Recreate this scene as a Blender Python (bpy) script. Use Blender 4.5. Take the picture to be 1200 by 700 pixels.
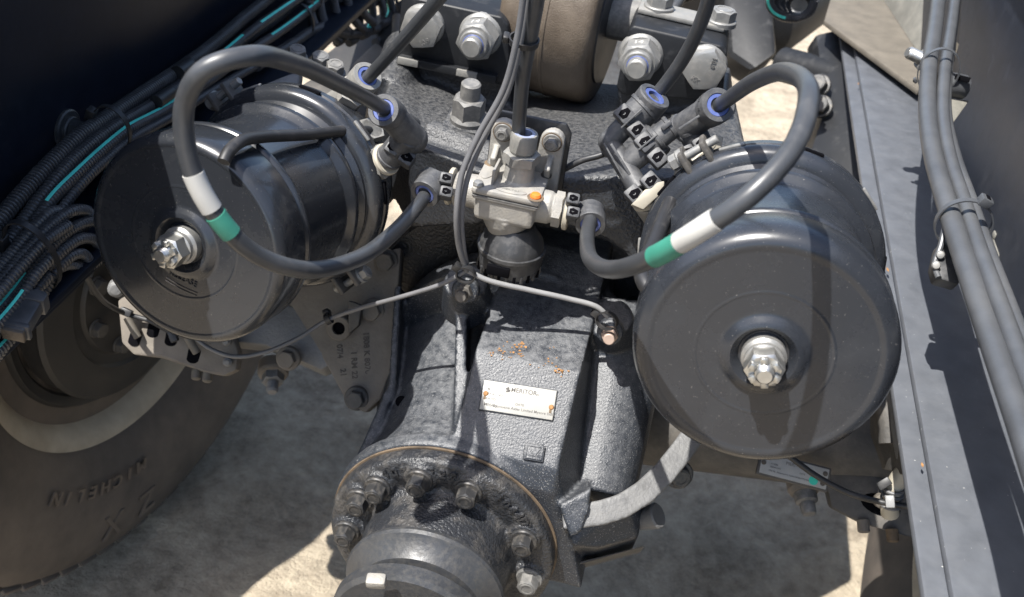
import bpy, bmesh, math, random
from mathutils import Vector, Matrix, noise
for o in list(bpy.data.objects): bpy.data.objects.remove(o)
scene = bpy.context.scene
COL = scene.collection
random.seed(7)
rad = math.radians

# ---------------------------------------------------------------- camera (truck axes: X across, Y along the frame, Z up)
CAMZ = 1.5
_p, _r = rad(35), rad(8.5)
_D = Vector((-math.cos(_p)*math.sin(_r), math.cos(_p)*math.cos(_r), math.sin(_p)))   # "down" seen from the lens (x right, y down, z ahead)
_F = Vector((315, -825, 1200)); _F = (_F - _F.dot(_D)*_D).normalized()
_U = -_D
_R = _F.cross(_U)
def V(x, y, z):                       # lens direction -> world direction
    v = Vector((x, y, z)); return Vector((v.dot(_R), v.dot(_F), v.dot(_U)))
CAM = Vector((0, 0, CAMZ))
def W(px, py, d):                     # a point seen at (px,py) that stands d metres ahead
    return CAM + V((px-600)/1200*d, (py-350)/1200*d, d)
def WZ(px, py, z):
    v = V((px-600)/1200, (py-350)/1200, 1); return CAM + v*((z-CAMZ)/v.z)
def WX(px, py, x):
    v = V((px-600)/1200, (py-350)/1200, 1); return CAM + v*(x/v.x)
def WY(px, py, y):
    v = V((px-600)/1200, (py-350)/1200, 1); return CAM + v*(y/v.y)
cam_d = bpy.data.cameras.new('camera'); cam = bpy.data.objects.new('camera', cam_d); COL.objects.link(cam)
cam_d.lens = 36; cam_d.sensor_width = 36; cam_d.clip_start = 0.05; cam_d.clip_end = 200
_m = Matrix((V(1,0,0), V(0,-1,0), V(0,0,-1))).transposed().to_4x4(); _m.translation = CAM
cam.matrix_world = _m
cam_d.dof.use_dof = True; cam_d.dof.focus_distance = 1.06; cam_d.dof.aperture_fstop = 8
scene.camera = cam
# ---------------------------------------------------------------- light
SUN = Vector((-.36, -.33, 1.0)).normalized()
world = bpy.data.worlds.new('World'); scene.world = world; world.use_nodes = True
wn = world.node_tree.nodes; wl = world.node_tree.links
sky = wn.new('ShaderNodeTexSky'); sky.sky_type = 'NISHITA'; sky.sun_disc = False
sky.sun_elevation = math.asin(SUN.z); sky.sun_rotation = math.atan2(SUN.x, SUN.y)
sky.dust_density = 2.0; sky.air_density = 1.0; sky.ozone_density = .8
wl.new(sky.outputs[0], wn['Background'].inputs[0]); wn['Background'].inputs[1].default_value = 0.13
sd = bpy.data.lights.new('sun', 'SUN'); sd.energy = 4.7; sd.angle = rad(.53); sd.color = (1, .97, .92)
so = bpy.data.objects.new('sun', sd); COL.objects.link(so)
so.rotation_euler = SUN.to_track_quat('Z', 'Y').to_euler(); so.location = (0, 0, 5)
scene.view_settings.view_transform = 'Standard'; scene.view_settings.look = 'None'
scene.view_settings.exposure = 1.12; scene.view_settings.gamma = 1

# ---------------------------------------------------------------- materials
def mat(name, col, rough=.5, metal=0., dust=None, bump=None, rust=None, coat=0, spec=.5, var=.15, vscale=30, fleck=None, dust_glare=None):
    """dust=(colour, amount 0-1, noise scale); bump=(scale, strength); rust=(colour, threshold, scale); fleck=(colour, thr, scale)"""
    m = bpy.data.materials.new(name); m.use_nodes = True
    N = m.node_tree.nodes; L = m.node_tree.links; b = N['Principled BSDF']
    b.inputs['Roughness'].default_value = rough; b.inputs['Metallic'].default_value = metal
    b.inputs['Specular IOR Level'].default_value = spec
    if coat: b.inputs['Coat Weight'].default_value = coat; b.inputs['Coat Roughness'].default_value = .12
    tc = N.new('ShaderNodeTexCoord')
    def nz(scale, detail=5, r=.6):
        n = N.new('ShaderNodeTexNoise'); n.inputs['Scale'].default_value = scale
        n.inputs['Detail'].default_value = detail; n.inputs['Roughness'].default_value = r
        L.new(tc.outputs['Object'], n.inputs['Vector']); return n.outputs['Fac']
    def ramp(fac, lo, hi):
        r = N.new('ShaderNodeMapRange'); r.inputs[1].default_value = lo; r.inputs[2].default_value = hi
        r.clamp = True; L.new(fac, r.inputs[0]); return r.outputs[0]
    def mix(fac, a, c):
        x = N.new('ShaderNodeMix'); x.data_type = 'RGBA'; L.new(fac, x.inputs[0])
        for s, i in ((a, 6), (c, 7)):
            if isinstance(s, tuple): x.inputs[i].default_value = (*s, 1)
            else: L.new(s, x.inputs[i])
        return x.outputs[2]
    c = mix(ramp(nz(vscale), .3, .7), tuple(v*(1-var) for v in col), tuple(min(1, v*(1+var)) for v in col))
    rf = None
    if dust:
        dc, am, sc = dust
        d1 = ramp(nz(sc, 6, .65), .62-am*.45, .95-am*.25)
        d2 = N.new('ShaderNodeMath'); d2.operation = 'MULTIPLY'; L.new(d1, d2.inputs[0]); d2.inputs[1].default_value = min(1, .35+am*.6)
        rf = d2.outputs[0]
        if dust_glare:                      # dust on faces that look up, also painting in sun glare on top slopes
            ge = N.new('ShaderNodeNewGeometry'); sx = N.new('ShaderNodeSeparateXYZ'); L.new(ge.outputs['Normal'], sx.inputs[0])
            d3 = N.new('ShaderNodeMath'); d3.operation = 'MULTIPLY'; L.new(ramp(sx.outputs[2], *dust_glare), d3.inputs[0]); L.new(rf, d3.inputs[1]); rf = d3.outputs[0]
        c = mix(rf, c, dc)
    if fleck:
        fc, ft, fs = fleck
        c = mix(ramp(nz(fs, 2, .5), ft, ft+.05), c, fc)
    if rust:
        rc, rt, rs = rust
        r1 = ramp(nz(rs, 6, .7), rt, rt+.06)
        c = mix(r1, c, rc)
    L.new(c, b.inputs['Base Color'])
    if rf is not None:
        rr = N.new('ShaderNodeMapRange'); L.new(rf, rr.inputs[0]); rr.inputs[3].default_value = rough; rr.inputs[4].default_value = max(rough, .85)
        L.new(rr.outputs[0], b.inputs['Roughness'])
    else:
        rr = N.new('ShaderNodeMapRange'); L.new(nz(vscale*2.3), rr.inputs[0]); rr.inputs[1].default_value = .3; rr.inputs[2].default_value = .7
        rr.inputs[3].default_value = max(.03, rough-.08); rr.inputs[4].default_value = min(1, rough+.1)
        L.new(rr.outputs[0], b.inputs['Roughness'])
    if bump:
        bn = N.new('ShaderNodeBump'); bn.inputs['Strength'].default_value = bump[1]; bn.inputs['Distance'].default_value = .002
        L.new(nz(bump[0], 3, .55), bn.inputs['Height']); L.new(bn.outputs[0], b.inputs['Normal'])
    return m
TAN = (.34, .29, .23); GREYD = (.33, .33, .32)
M = dict(
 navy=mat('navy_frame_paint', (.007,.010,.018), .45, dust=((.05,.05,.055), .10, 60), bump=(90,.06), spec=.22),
 flange=mat('grey_flange_paint', (.080,.086,.097), .42, dust=((.10,.105,.115), .4, 40), bump=(160,.08), fleck=((.4,.4,.38), .74, 240)),
 web=mat('web_paint', (.012,.0155,.025), .40, dust=((.07,.075,.088), .25, 25), bump=(60,.08), fleck=((.3,.3,.3), .76, 300)),
 chamber=mat('chamber_gloss_black', (.019,.021,.025), .24, dust=((.036,.036,.035), .25, 25), bump=(45,.015), fleck=((.12,.115,.105), .70, 520), coat=.3, var=.06),
 chamber2=mat('chamber_satin_black', (.021,.0235,.0285), .27, dust=((.040,.042,.046), .25, 25), bump=(45,.015), fleck=((.13,.125,.12), .70, 520), coat=.15, var=.06),
 cast=mat('black_painted_casting', (.018,.0198,.0235), .38, dust=((.15,.147,.14), .62, 190), bump=(260,.9), dust_glare=(.3,.95)),
 castd=mat('dusty_black_casting', (.021,.0245,.031), .31, dust=((.18,.183,.188), .72, 110), bump=(430,.45), dust_glare=(.45,1.0), fleck=((.15,.15,.15), .62, 640)),
 pinion=mat('pinion_casting', (.022,.0235,.027), .33, dust=((.20,.18,.155), .30, 45), bump=(300,1.0)),
 turned=mat('turned_flange', (.034,.036,.040), .40, dust=((.085,.078,.067), .40, 160), bump=(240,.15)),
 block=mat('machined_black_block', (.012,.013,.015), .5, spec=.3, dust=((.12,.12,.12), .18, 40), bump=(120,.1)),
 taupe=mat('dust_covered_iron', (.135,.118,.098), .82, dust=((.20,.175,.142), .45, 25), bump=(220,.3)),
 darkdust=mat('dark_dusty_iron', (.055,.052,.048), .65, dust=((.17,.15,.125), .45, 30), bump=(200,.3)),
 galv=mat('galvanized_iron', (.13,.13,.13), .55, .1, dust=((.16,.158,.15), .5, 60), bump=(250,.5)),
 hose=mat('grey_nylon_hose', (.040,.042,.045), .36, dust=((.11,.105,.10), .22, 40), bump=(120,.05)),
 hose2=mat('grey_rubber_hose', (.058,.061,.066), .42, dust=((.12,.12,.118), .3, 9), bump=(150,.08)),
 black=mat('black_rubber', (.018,.018,.019), .48, dust=((.12,.11,.10), .2, 60)),
 cable=mat('grey_cable', (.12,.12,.124), .5),
 cablelight=mat('light_grey_cable', (.22,.22,.22), .45),
 conduit=mat('conduit_plastic', (.050,.051,.054), .34, dust=((.15,.145,.14), .32, 50)),
 teal=mat('teal_stripe', (.10,.72,.58), .5),
 fit=mat('grey_black_plastic', (.048,.049,.052), .5, dust=((.16,.157,.15), .40, 90), bump=(300,.15)),
 fitd=mat('black_plastic', (.028,.029,.031), .45, dust=((.15,.145,.14), .3, 90)),
 void=mat('painted_recess_shade', (.004,.004,.005), .9, spec=.03),  # near-black colour paints in the shade of holes, slots and windows
 cream=mat('cream_plastic', (.36,.33,.265), .55, dust=((.4,.36,.28), .25, 70)),
 alu=mat('dusty_cast_aluminium', (.26,.25,.23), .5, .12, dust=((.34,.305,.245), .42, 60), bump=(420,.3)),
 alu2=mat('grey_fitting_metal', (.22,.215,.20), .5, .25, dust=((.36,.33,.28), .35, 90), bump=(300,.2)),
 zinc=mat('zinc_plated_steel', (.27,.267,.253), .36, .5, dust=((.5,.46,.4), .35, 90), bump=(160,.12), rust=((.34,.19,.09), .73, 110)),
 zincg=mat('matt_zinc_nut', (.20,.199,.192), .46, .35, dust=((.36,.345,.31), .4, 100), bump=(200,.15), rust=((.30,.17,.08), .75, 120)),
 steel=mat('bright_steel', (.48,.475,.45), .28, .85, dust=((.4,.36,.3), .3, 130)),
 greynut=mat('grey_coated_nut', (.12,.118,.113), .55, .1, dust=((.34,.32,.29), .4, 120)),
 blackbolt=mat('black_bolt', (.035,.035,.036), .38, .2, dust=((.26,.23,.19), .32, 140)),
 rustbolt=mat('rust_tinged_bolt', (.36,.27,.22), .5, .3, dust=((.45,.4,.36), .3, 160)),
 rust=mat('orange_rust', (.26,.135,.052), .85, var=.4, vscale=200),
 rustedge=mat('thin_rust_line', (.10,.072,.046), .85, var=.6, vscale=40, dust=((.22,.145,.075), .30, 30)),
 orange=mat('orange_screw', (.72,.16,.02), .5, bump=(300,.2)),
 brown=mat('brown_rod_end', (.092,.071,.051), .5, dust=((.15,.122,.092), .4, 30), bump=(520,.35)),
 blue=mat('blue_release_ring', (.06,.09,.26), .5, dust=((.17,.18,.23), .35, 120)),
 bluelight=mat('pale_blue_ring', (.22,.25,.36), .45),
 white=mat('white_sleeve', (.40,.39,.36), .55, var=.06),
 green=mat('green_sleeve', (.035,.20,.14), .55, var=.2),
 plate=mat('aluminium_name_plate', (.29,.288,.27), .5, .1, dust=((.34,.315,.26), .35, 60)),
 ink=mat('dark_print', (.06,.055,.05), .6),
 stamp=mat('stamped_mark', (.07,.06,.05), .8),
 tyre=mat('dusty_tyre_rubber', (.060,.050,.042), .8, dust=((.165,.13,.10), .55, 6), bump=(80,.15)),
 tyrelet=mat('tyre_lettering_rubber', (.10,.08,.063), .8),
 rim=mat('dusty_rim_paint', (.29,.25,.19), .5, dust=((.23,.188,.135), .4, 12)),
 drum=mat('black_drum', (.020,.019,.018), .55, dust=((.075,.062,.05), .3, 18)),
 sandplate=mat('dusty_steel_plate', (.095,.084,.068), .7, dust=((.165,.145,.116), .55, 22), bump=(160,.2)),
 bar=mat('olive_grey_bar', (.16,.155,.135), .55, dust=((.27,.25,.21), .35, 30)),
 greendot=mat('green_paint_dot', (.03,.42,.30), .5),
)
# ground: packed dusty earth
def ground_mat():
    m = bpy.data.materials.new('packed_earth'); m.use_nodes = True
    N = m.node_tree.nodes; L = m.node_tree.links; b = N['Principled BSDF']; b.inputs['Roughness'].default_value = .95
    b.inputs['Specular IOR Level'].default_value = .2
    tc = N.new('ShaderNodeTexCoord')
    def nz(s, d=6, r=.62, dist=0):
        n = N.new('ShaderNodeTexNoise'); n.inputs['Scale'].default_value = s; n.inputs['Detail'].default_value = d
        n.inputs['Roughness'].default_value = r; n.inputs['Distortion'].default_value = dist
        L.new(tc.outputs['Object'], n.inputs['Vector']); return n.outputs['Fac']
    cr = N.new('ShaderNodeValToRGB'); e = cr.color_ramp.elements
    e[0].position = .36; e[0].color = (.20,.165,.122,1); e[1].position = .64; e[1].color = (.52,.445,.335,1)
    x = e.new(.5); x.color = (.37,.312,.235,1)
    mx = N.new('ShaderNodeMix'); mx.inputs[0].default_value = .45
    L.new(nz(5.5, 8, .66, .8), mx.inputs[2]); L.new(nz(38, 6, .75), mx.inputs[3]); L.new(mx.outputs[0], cr.inputs[0])
    L.new(cr.outputs[0], b.inputs['Base Color'])
    bp = N.new('ShaderNodeBump'); bp.inputs['Strength'].default_value = 1.0; bp.inputs['Distance'].default_value = .02
    L.new(nz(35, 8, .7), bp.inputs['Height']); L.new(bp.outputs[0], b.inputs['Normal'])
    return m
M['ground'] = ground_mat()

# ---------------------------------------------------------------- mesh helpers (all in world metres)
def frame(p, z, x=None):
    z = Vector(z).normalized()
    x = Vector(x) if x is not None else (Vector((1,0,0)) if abs(z.x) < .9 else Vector((0,1,0)))
    x = (x - z*x.dot(z)).normalized(); y = z.cross(x)
    m = Matrix((x, y, z)).transposed().to_4x4(); m.translation = Vector(p); return m
def T(p): return Matrix.Translation(Vector(p))
I4 = Matrix.Identity(4)
def new(): return bmesh.new()
def merge(bm, t, mx=I4):
    me = bpy.data.meshes.new('tmp'); t.to_mesh(me); t.free(); me.transform(mx)
    bm.from_mesh(me); bpy.data.meshes.remove(me); return bm
def bev(t, w, seg=2, ang=28):
    if w > 0:
        ed = [e for e in t.edges if len(e.link_faces) == 2 and e.calc_face_angle(0) > rad(ang)]
        bmesh.ops.bevel(t, geom=ed, offset=w, segments=seg, profile=.5, affect='EDGES', clamp_overlap=True)
    return t
def box(bm, mx, sx, sy, sz, b=0, seg=2):
    t = new(); bmesh.ops.create_cube(t, size=1)
    for v in t.verts: v.co = Vector((v.co.x*sx, v.co.y*sy, v.co.z*sz))
    return merge(bm, bev(t, b, seg), mx)
def loop_faces(t, rings, closed=True, cap=(True, True)):
    for a, c in zip(rings[:-1], rings[1:]):
        n = len(a)
        for i in range(n if closed else n-1):
            j = (i+1) % n
            q = [a[i], a[j], c[j], c[i]]
            u = []
            for v in q:
                if v not in u: u.append(v)
            if len(u) > 2:
                try: t.faces.new(u)
                except ValueError: pass
    if cap[0] and len(rings[0]) > 2: t.faces.new(list(reversed(rings[0])))
    if cap[1] and len(rings[-1]) > 2: t.faces.new(rings[-1])
def lathe(bm, mx, prof, n=40, a0=0, a1=None):
    t = new(); rings = []
    for r, z in prof:
        if r < 1e-6:
            v = t.verts.new((0,0,z)); rings.append([v]*n)
        else:
            rings.append([t.verts.new((r*math.cos(2*math.pi*i/n), r*math.sin(2*math.pi*i/n), z)) for i in range(n)])
    loop_faces(t, rings, True, (prof[0][0] > 1e-6, prof[-1][0] > 1e-6))
    bmesh.ops.recalc_face_normals(t, faces=t.faces)
    return merge(bm, t, mx)
def cyl(bm, p, q, r, r2=None, n=28, b=.0):
    p = Vector(p); q = Vector(q); L = (q-p).length; r2 = r if r2 is None else r2
    if b: pr = [(0,0),(r-b,0),(r,b),(r2,L-b),(r2-b,L),(0,L)]
    else: pr = [(0,0),(r,0),(r2,L),(0,L)]
    return lathe(bm, frame(p, q-p), pr, n)
def ring(bm, mx, ro, ri, h, n=36, b=.001):
    t = new(); rings = []
    pr = [(ri,0),(ro-b,0),(ro,b),(ro,h-b),(ro-b,h),(ri,h)]
    for r, z in pr + [pr[0]]:
        rings.append([t.verts.new((r*math.cos(2*math.pi*i/n), r*math.sin(2*math.pi*i/n), z)) for i in range(n)])
    loop_faces(t, rings, True, (False, False)); bmesh.ops.remove_doubles(t, verts=t.verts, dist=1e-7)
    bmesh.ops.recalc_face_normals(t, faces=t.faces)
    return merge(bm, t, mx)
def prism(bm, mx, poly, h, b=0, seg=2):
    t = new(); lo = [t.verts.new((x,y,0)) for x, y in poly]; hi = [t.verts.new((x,y,h)) for x, y in poly]
    loop_faces(t, [lo, hi]); bmesh.ops.recalc_face_normals(t, faces=t.faces)
    return merge(bm, bev(t, b, seg), mx)
def slab(bm, pts, vec, b=0, seg=2):
    vec = Vector(vec); t = new(); lo = [t.verts.new(p) for p in pts]; hi = [t.verts.new(Vector(p)+vec) for p in pts]
    loop_faces(t, [lo, hi]); bmesh.ops.recalc_face_normals(t, faces=t.faces)
    return merge(bm, bev(t, b, seg))
def pslab(bm, pp, vec, b=0, seg=2): return slab(bm, [W(*p) for p in pp], vec, b, seg)
def hexn(bm, mx, af, h):
    R = af/2/math.cos(rad(30)); t = new(); A = [rad(30*i) for i in range(12)]
    rr = [R if i % 2 == 0 else af/2 for i in range(12)]
    def rg(f): return [t.verts.new(f(i)) for i in range(12)]
    r0 = rg(lambda i: (rr[i]*math.cos(A[i]), rr[i]*math.sin(A[i]), 0))
    r1 = rg(lambda i: (rr[i]*math.cos(A[i]), rr[i]*math.sin(A[i]), h*.86 if i % 2 == 0 else h*.975))
    r2 = rg(lambda i: (af*.475*math.cos(A[i]), af*.475*math.sin(A[i]), h))
    loop_faces(t, [r0, r1, r2]); bmesh.ops.recalc_face_normals(t, faces=t.faces)
    return merge(bm, t, mx)
def bolt(bm, mx, af=.02, h=.011, wr=None, wh=.003, dish=True):
    wr = wr or af*.66
    lathe(bm, mx, [(0,-.004),(wr,-.004),(wr,wh*.6),(wr*.93,wh),(0,wh)], 28)
    hexn(bm, mx @ T((0,0,wh*.8)), af, h)
    if dish: ring(bm, mx @ T((0,0,wh*.8+h-.0004)), af*.40, af*.30, .0012, 20, .0003)
    return bm
def thread(bm, p, d, r, L, pitch=.002, n=20):
    pr = [(0,0)]; z = 0
    while z < L-pitch*1.2:
        pr += [(r*.9, z), (r, z+pitch*.5)]; z += pitch
    pr += [(r*.88, z), (r*.82, L-.0008), (r*.74, L), (0, L)]
    return lathe(bm, frame(p, d), pr, n)
def spline(P, step):
    P = [Vector(p) for p in P]; Q = [P[0]*2-P[1]] + P + [P[-1]*2-P[-2]]; out = []
    for i in range(1, len(Q)-2):
        p0, p1, p2, p3 = Q[i-1:i+3]
        t0 = 0; t1 = t0+(p1-p0).length**.5; t2 = t1+(p2-p1).length**.5; t3 = t2+(p3-p2).length**.5
        for k in range(24):
            t = t1+(t2-t1)*k/24
            a1 = p0*((t1-t)/(t1-t0))+p1*((t-t0)/(t1-t0)); a2 = p1*((t2-t)/(t2-t1))+p2*((t-t1)/(t2-t1)); a3 = p2*((t3-t)/(t3-t2))+p3*((t-t2)/(t3-t2))
            b1 = a1*((t2-t)/(t2-t0))+a2*((t-t0)/(t2-t0)); b2 = a2*((t3-t)/(t3-t1))+a3*((t-t1)/(t3-t1))
            out.append(b1*((t2-t)/(t2-t1))+b2*((t-t1)/(t2-t1)))
    out.append(P[-1])
    L = [0]
    for a, c in zip(out[:-1], out[1:]): L.append(L[-1]+(c-a).length)
    n = max(2, int(L[-1]/step)); res = []; j = 0
    for i in range(n+1):
        s = L[-1]*i/n
        while j < len(L)-2 and L[j+1] < s: j += 1
        f = (s-L[j])/max(1e-9, L[j+1]-L[j]); res.append(out[j].lerp(out[j+1], min(1, max(0, f))))
    return res
def frames(pts):
    F = []; nrm = None
    for i, p in enumerate(pts):
        t = (pts[min(i+1, len(pts)-1)]-pts[max(i-1, 0)]).normalized()
        if nrm is None:
            a = Vector((0,0,1)) if abs(t.z) < .9 else Vector((1,0,0)); nrm = (a-t*a.dot(t)).normalized()
        else: nrm = (nrm-t*nrm.dot(t)).normalized()
        F.append((p, t, nrm, t.cross(nrm)))
    return F
def tube(bm, P, r, n=14, step=.006, raw=False, rf=None):
    pts = P if raw else spline(P, step); t = new(); rings = []
    for i, (p, d, a, b) in enumerate(frames(pts)):
        q = rf(i) if rf else r
        rings.append([t.verts.new(p+(a*math.cos(2*math.pi*k/n)+b*math.sin(2*math.pi*k/n))*q) for k in range(n)])
    loop_faces(t, rings); bmesh.ops.recalc_face_normals(t, faces=t.faces)
    merge(bm, t); return pts
def sub(pts, a, b):
    n = len(pts)-1; return pts[max(0, int(a*n)):int(b*n)+1]
def corrug(bm, P, r, pitch=.0044, n=12):
    pts = spline(P, pitch/4); prof = [1.03, 1.03, .78, .78]
    tube(bm, pts, r, n, raw=True, rf=lambda i: r*prof[i % 4]); return pts
def stripe(bm, pts, r, look, half=.30, a=0, b=1):
    """a painted stripe that follows a conduit on the side turned towards direction look"""
    t = new(); rings = []; look = Vector(look)
    for p, d, e, f in frames(sub(pts, a, b)):
        u = (look-d*look.dot(d)).normalized(); w = d.cross(u)
        rings.append([t.verts.new(p+(u*math.cos(k)+w*math.sin(k))*r*s) for k, s in ((-half,.99),(-half,1.05),(0,1.07),(half,1.05),(half,.99))])
    loop_faces(t, rings); bmesh.ops.recalc_face_normals(t, faces=t.faces)
    return merge(bm, t)
_tx = {}
def text(bm, s, size, mx, ext=.0004, bold=0):
    cu = bpy.data.curves.new('t', 'FONT'); cu.body = s; cu.size = size; cu.align_x = 'CENTER'; cu.align_y = 'CENTER'
    cu.extrude = ext; cu.offset = bold; cu.resolution_u = 3
    o = bpy.data.objects.new('t', cu); COL.objects.link(o)
    me = bpy.data.meshes.new_from_object(o.evaluated_get(bpy.context.evaluated_depsgraph_get()))
    bpy.data.objects.remove(o); bpy.data.curves.remove(cu)
    me.transform(mx); bm.from_mesh(me); bpy.data.meshes.remove(me); return bm
def cast(bm, vox=.003, sm=4):
    """fuse overlapping solids into one casting with soft fillets"""
    me = bpy.data.meshes.new('c'); bmesh.ops.recalc_face_normals(bm, faces=bm.faces); bm.to_mesh(me); bm.free()
    o = bpy.data.objects.new('c', me); COL.objects.link(o)
    r = o.modifiers.new('r', 'REMESH'); r.mode = 'VOXEL'; r.voxel_size = vox
    s = o.modifiers.new('s', 'SMOOTH'); s.iterations = sm; s.factor = .5
    e = bpy.data.meshes.new_from_object(o.evaluated_get(bpy.context.evaluated_depsgraph_get()))
    bpy.data.objects.remove(o); bpy.data.meshes.remove(me)
    b = new(); b.from_mesh(e); bpy.data.meshes.remove(e); return b

# ---------------------------------------------------------------- objects
WM = {}
def tag(o, label=None, cat=None, group=None, kind=None):
    if label: o['label'] = label
    if cat: o['category'] = cat
    if group: o['group'] = group
    if kind: o['kind'] = kind
    return o
def thing(name, label, cat, loc, group=None):
    o = bpy.data.objects.new(name, None); COL.objects.link(o); o.empty_display_size = .02
    o.location = loc; WM[o.name] = T(loc); return tag(o, label, cat, group)
def finish(me, ang=27):
    for p in me.polygons: p.use_smooth = True
    me.set_sharp_from_angle(angle=rad(ang))
def obj(name, bm, m, parent=None, ang=27, origin=None):
    me = bpy.data.meshes.new(name); bm.to_mesh(me); bm.free()
    o = bpy.data.objects.new(name, me); COL.objects.link(o)
    base = WM[parent.name] if parent else T(origin if origin is not None else (0,0,0))
    me.transform(base.inverted()); me.materials.append(M[m]); finish(me, ang)
    WM[o.name] = base.copy()
    if parent: o.parent = parent
    else: o.matrix_world = base
    return o
_shared = {}
def inst(name, key, build, m, parent, mx):
    """a repeated piece: one mesh shared by every copy"""
    if (key, m) not in _shared:
        b = new(); build(b); me = bpy.data.meshes.new(key); b.to_mesh(me); b.free(); me.materials.append(M[m]); finish(me); _shared[(key, m)] = me
    o = bpy.data.objects.new(name, _shared[(key, m)]); COL.objects.link(o)
    WM[o.name] = mx.copy()
    if parent: o.parent = parent; o.matrix_basis = WM[parent.name].inverted() @ mx
    else: o.matrix_world = mx
    return o
def solo(name, bm, m, label, cat, origin, group=None, ang=27):
    return tag(obj(name, bm, m, None, ang, origin), label, cat, group)
from mathutils.bvhtree import BVHTree
_bv = {}
def snap(o, px, py):
    """where the sight line through (px,py) meets an object: point and normal"""
    w = WM[o.name]; me = o.data
    bv = _bv.get(o.name)
    if bv is None: bv = _bv[o.name] = BVHTree.FromPolygons([w @ v.co for v in me.vertices], [tuple(p.vertices) for p in me.polygons])
    h, n, i, d = bv.ray_cast(CAM, V((px-600)/1200, (py-350)/1200, 1).normalized())
    return h, n
X, Y, Z = Vector((1,0,0)), Vector((0,1,0)), Vector((0,0,1))
BACK = V(0,0,1)          # away from the lens
def toC(p): return (CAM-Vector(p)).normalized()

#@@STRUCT
# ================================================================ ground
def build_ground():
    bm = new(); n = 220; x0, x1, y0, y1 = -5, 5, -2, 8
    vs = []
    for j in range(n+1):
        for i in range(n+1):
            x = x0+(x1-x0)*i/n; y = y0+(y1-y0)*j/n
            h = noise.fractal(Vector((x*1.6, y*1.6, .3)), 1, 2, 5)*.028 + noise.noise(Vector((x*6, y*6, 4)))*.014 + noise.noise(Vector((x*17, y*17, 9)))*.007
            e = min(1, min(x-x0, x1-x, y-y0, y1-y)/.6)
            vs.append(bm.verts.new((x, y, h*e)))
    for j in range(n):
        for i in range(n):
            k = j*(n+1)+i; bm.faces.new((vs[k], vs[k+1], vs[k+n+2], vs[k+n+1]))
    B = 60; c = [bm.verts.new(p) for p in ((-B,-B,0),(B,-B,0),(B,B,0),(-B,B,0))]
    q = [vs[0], vs[n], vs[-1], vs[-1-n]]
    for a in range(4):
        b2 = (a+1) % 4
        edge = {0: vs[:n+1], 1: vs[n::n+1], 2: vs[-1-n:][::-1], 3: vs[0::n+1][::-1]}[a]
        bm.faces.new([c[b2], c[a]] + list(edge))
    bmesh.ops.recalc_face_normals(bm, faces=bm.faces)
    o = obj('ground', bm, 'ground', ang=180); o['kind'] = 'structure'
build_ground()

# ================================================================ frame rails (C channels open to the inside)
ZF = .85                         # top of the lower flanges
XL, XR = -.556, .314             # inner edges of the lower flanges
def rails():
    r = thing('frame_rail', 'dark navy left frame rail behind the striped conduits', 'frame rail', (XL-.1, 1.2, ZF))
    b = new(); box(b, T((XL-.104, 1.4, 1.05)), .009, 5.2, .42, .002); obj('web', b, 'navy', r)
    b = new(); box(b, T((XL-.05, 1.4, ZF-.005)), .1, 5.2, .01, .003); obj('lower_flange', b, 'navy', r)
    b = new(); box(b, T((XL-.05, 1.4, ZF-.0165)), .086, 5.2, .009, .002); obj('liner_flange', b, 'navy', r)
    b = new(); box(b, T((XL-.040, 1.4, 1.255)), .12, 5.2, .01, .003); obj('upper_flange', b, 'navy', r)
    p = WX(78, 152, XL-.099)
    b = new(); lathe(b, frame(p, X), [(0,0),(.024,0),(.024,.003),(.022,.0045),(0,.0045)], 32); w = obj('washer', b, 'fitd', r)
    b = new(); bolt(b, frame(p+X*.0045, X, Y), .022, .014, .0165, .004, False); obj('bolt', b, 'fitd', r)
    r = thing('frame_rail', 'grey right frame rail carrying the tied hoses', 'frame rail', (XR+.05, 1.2, ZF))
    b = new(); box(b, T((XR+.1245, 1.4, 1.096)), .009, 5.2, .51, .002); obj('web', b, 'web', r)
    b = new(); box(b, T((XR+.065, 1.4, ZF-.005)), .11, 5.2, .01, .003); obj('lower_flange', b, 'flange', r)
    b = new(); box(b, T((XR+.055, 1.4, ZF-.016)), .13, 5.2, .010, .003); obj('liner_flange', b, 'flange', r)
    b = new()
    for px, py, r_ in ((1040,316,.004),(1037,312,.0025),(1006,98,.003),(1081,545,.0022),(1166,430,.0015)):
        q = WZ(px, py, ZF+.0006); vs = [b.verts.new(q+Vector((r_*.6*random.uniform(.5,1.3)*math.cos(k*.9), r_*1.6*random.uniform(.5,1.3)*math.sin(k*.9), 0))) for k in range(7)]; b.faces.new(vs)
    tag(obj('rust_chips', b, 'rust', r), kind='stuff')
    b = new(); box(b, T((XR+.078, 1.4, 1.356)), .100, 5.2, .01, .003); obj('upper_flange', b, 'web', r)
    # pressed rectangular bar fixed across the web
    a = WX(1160, 300, XR+.119); c = WX(1215, 312, XR+.119)
rails()
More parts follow.
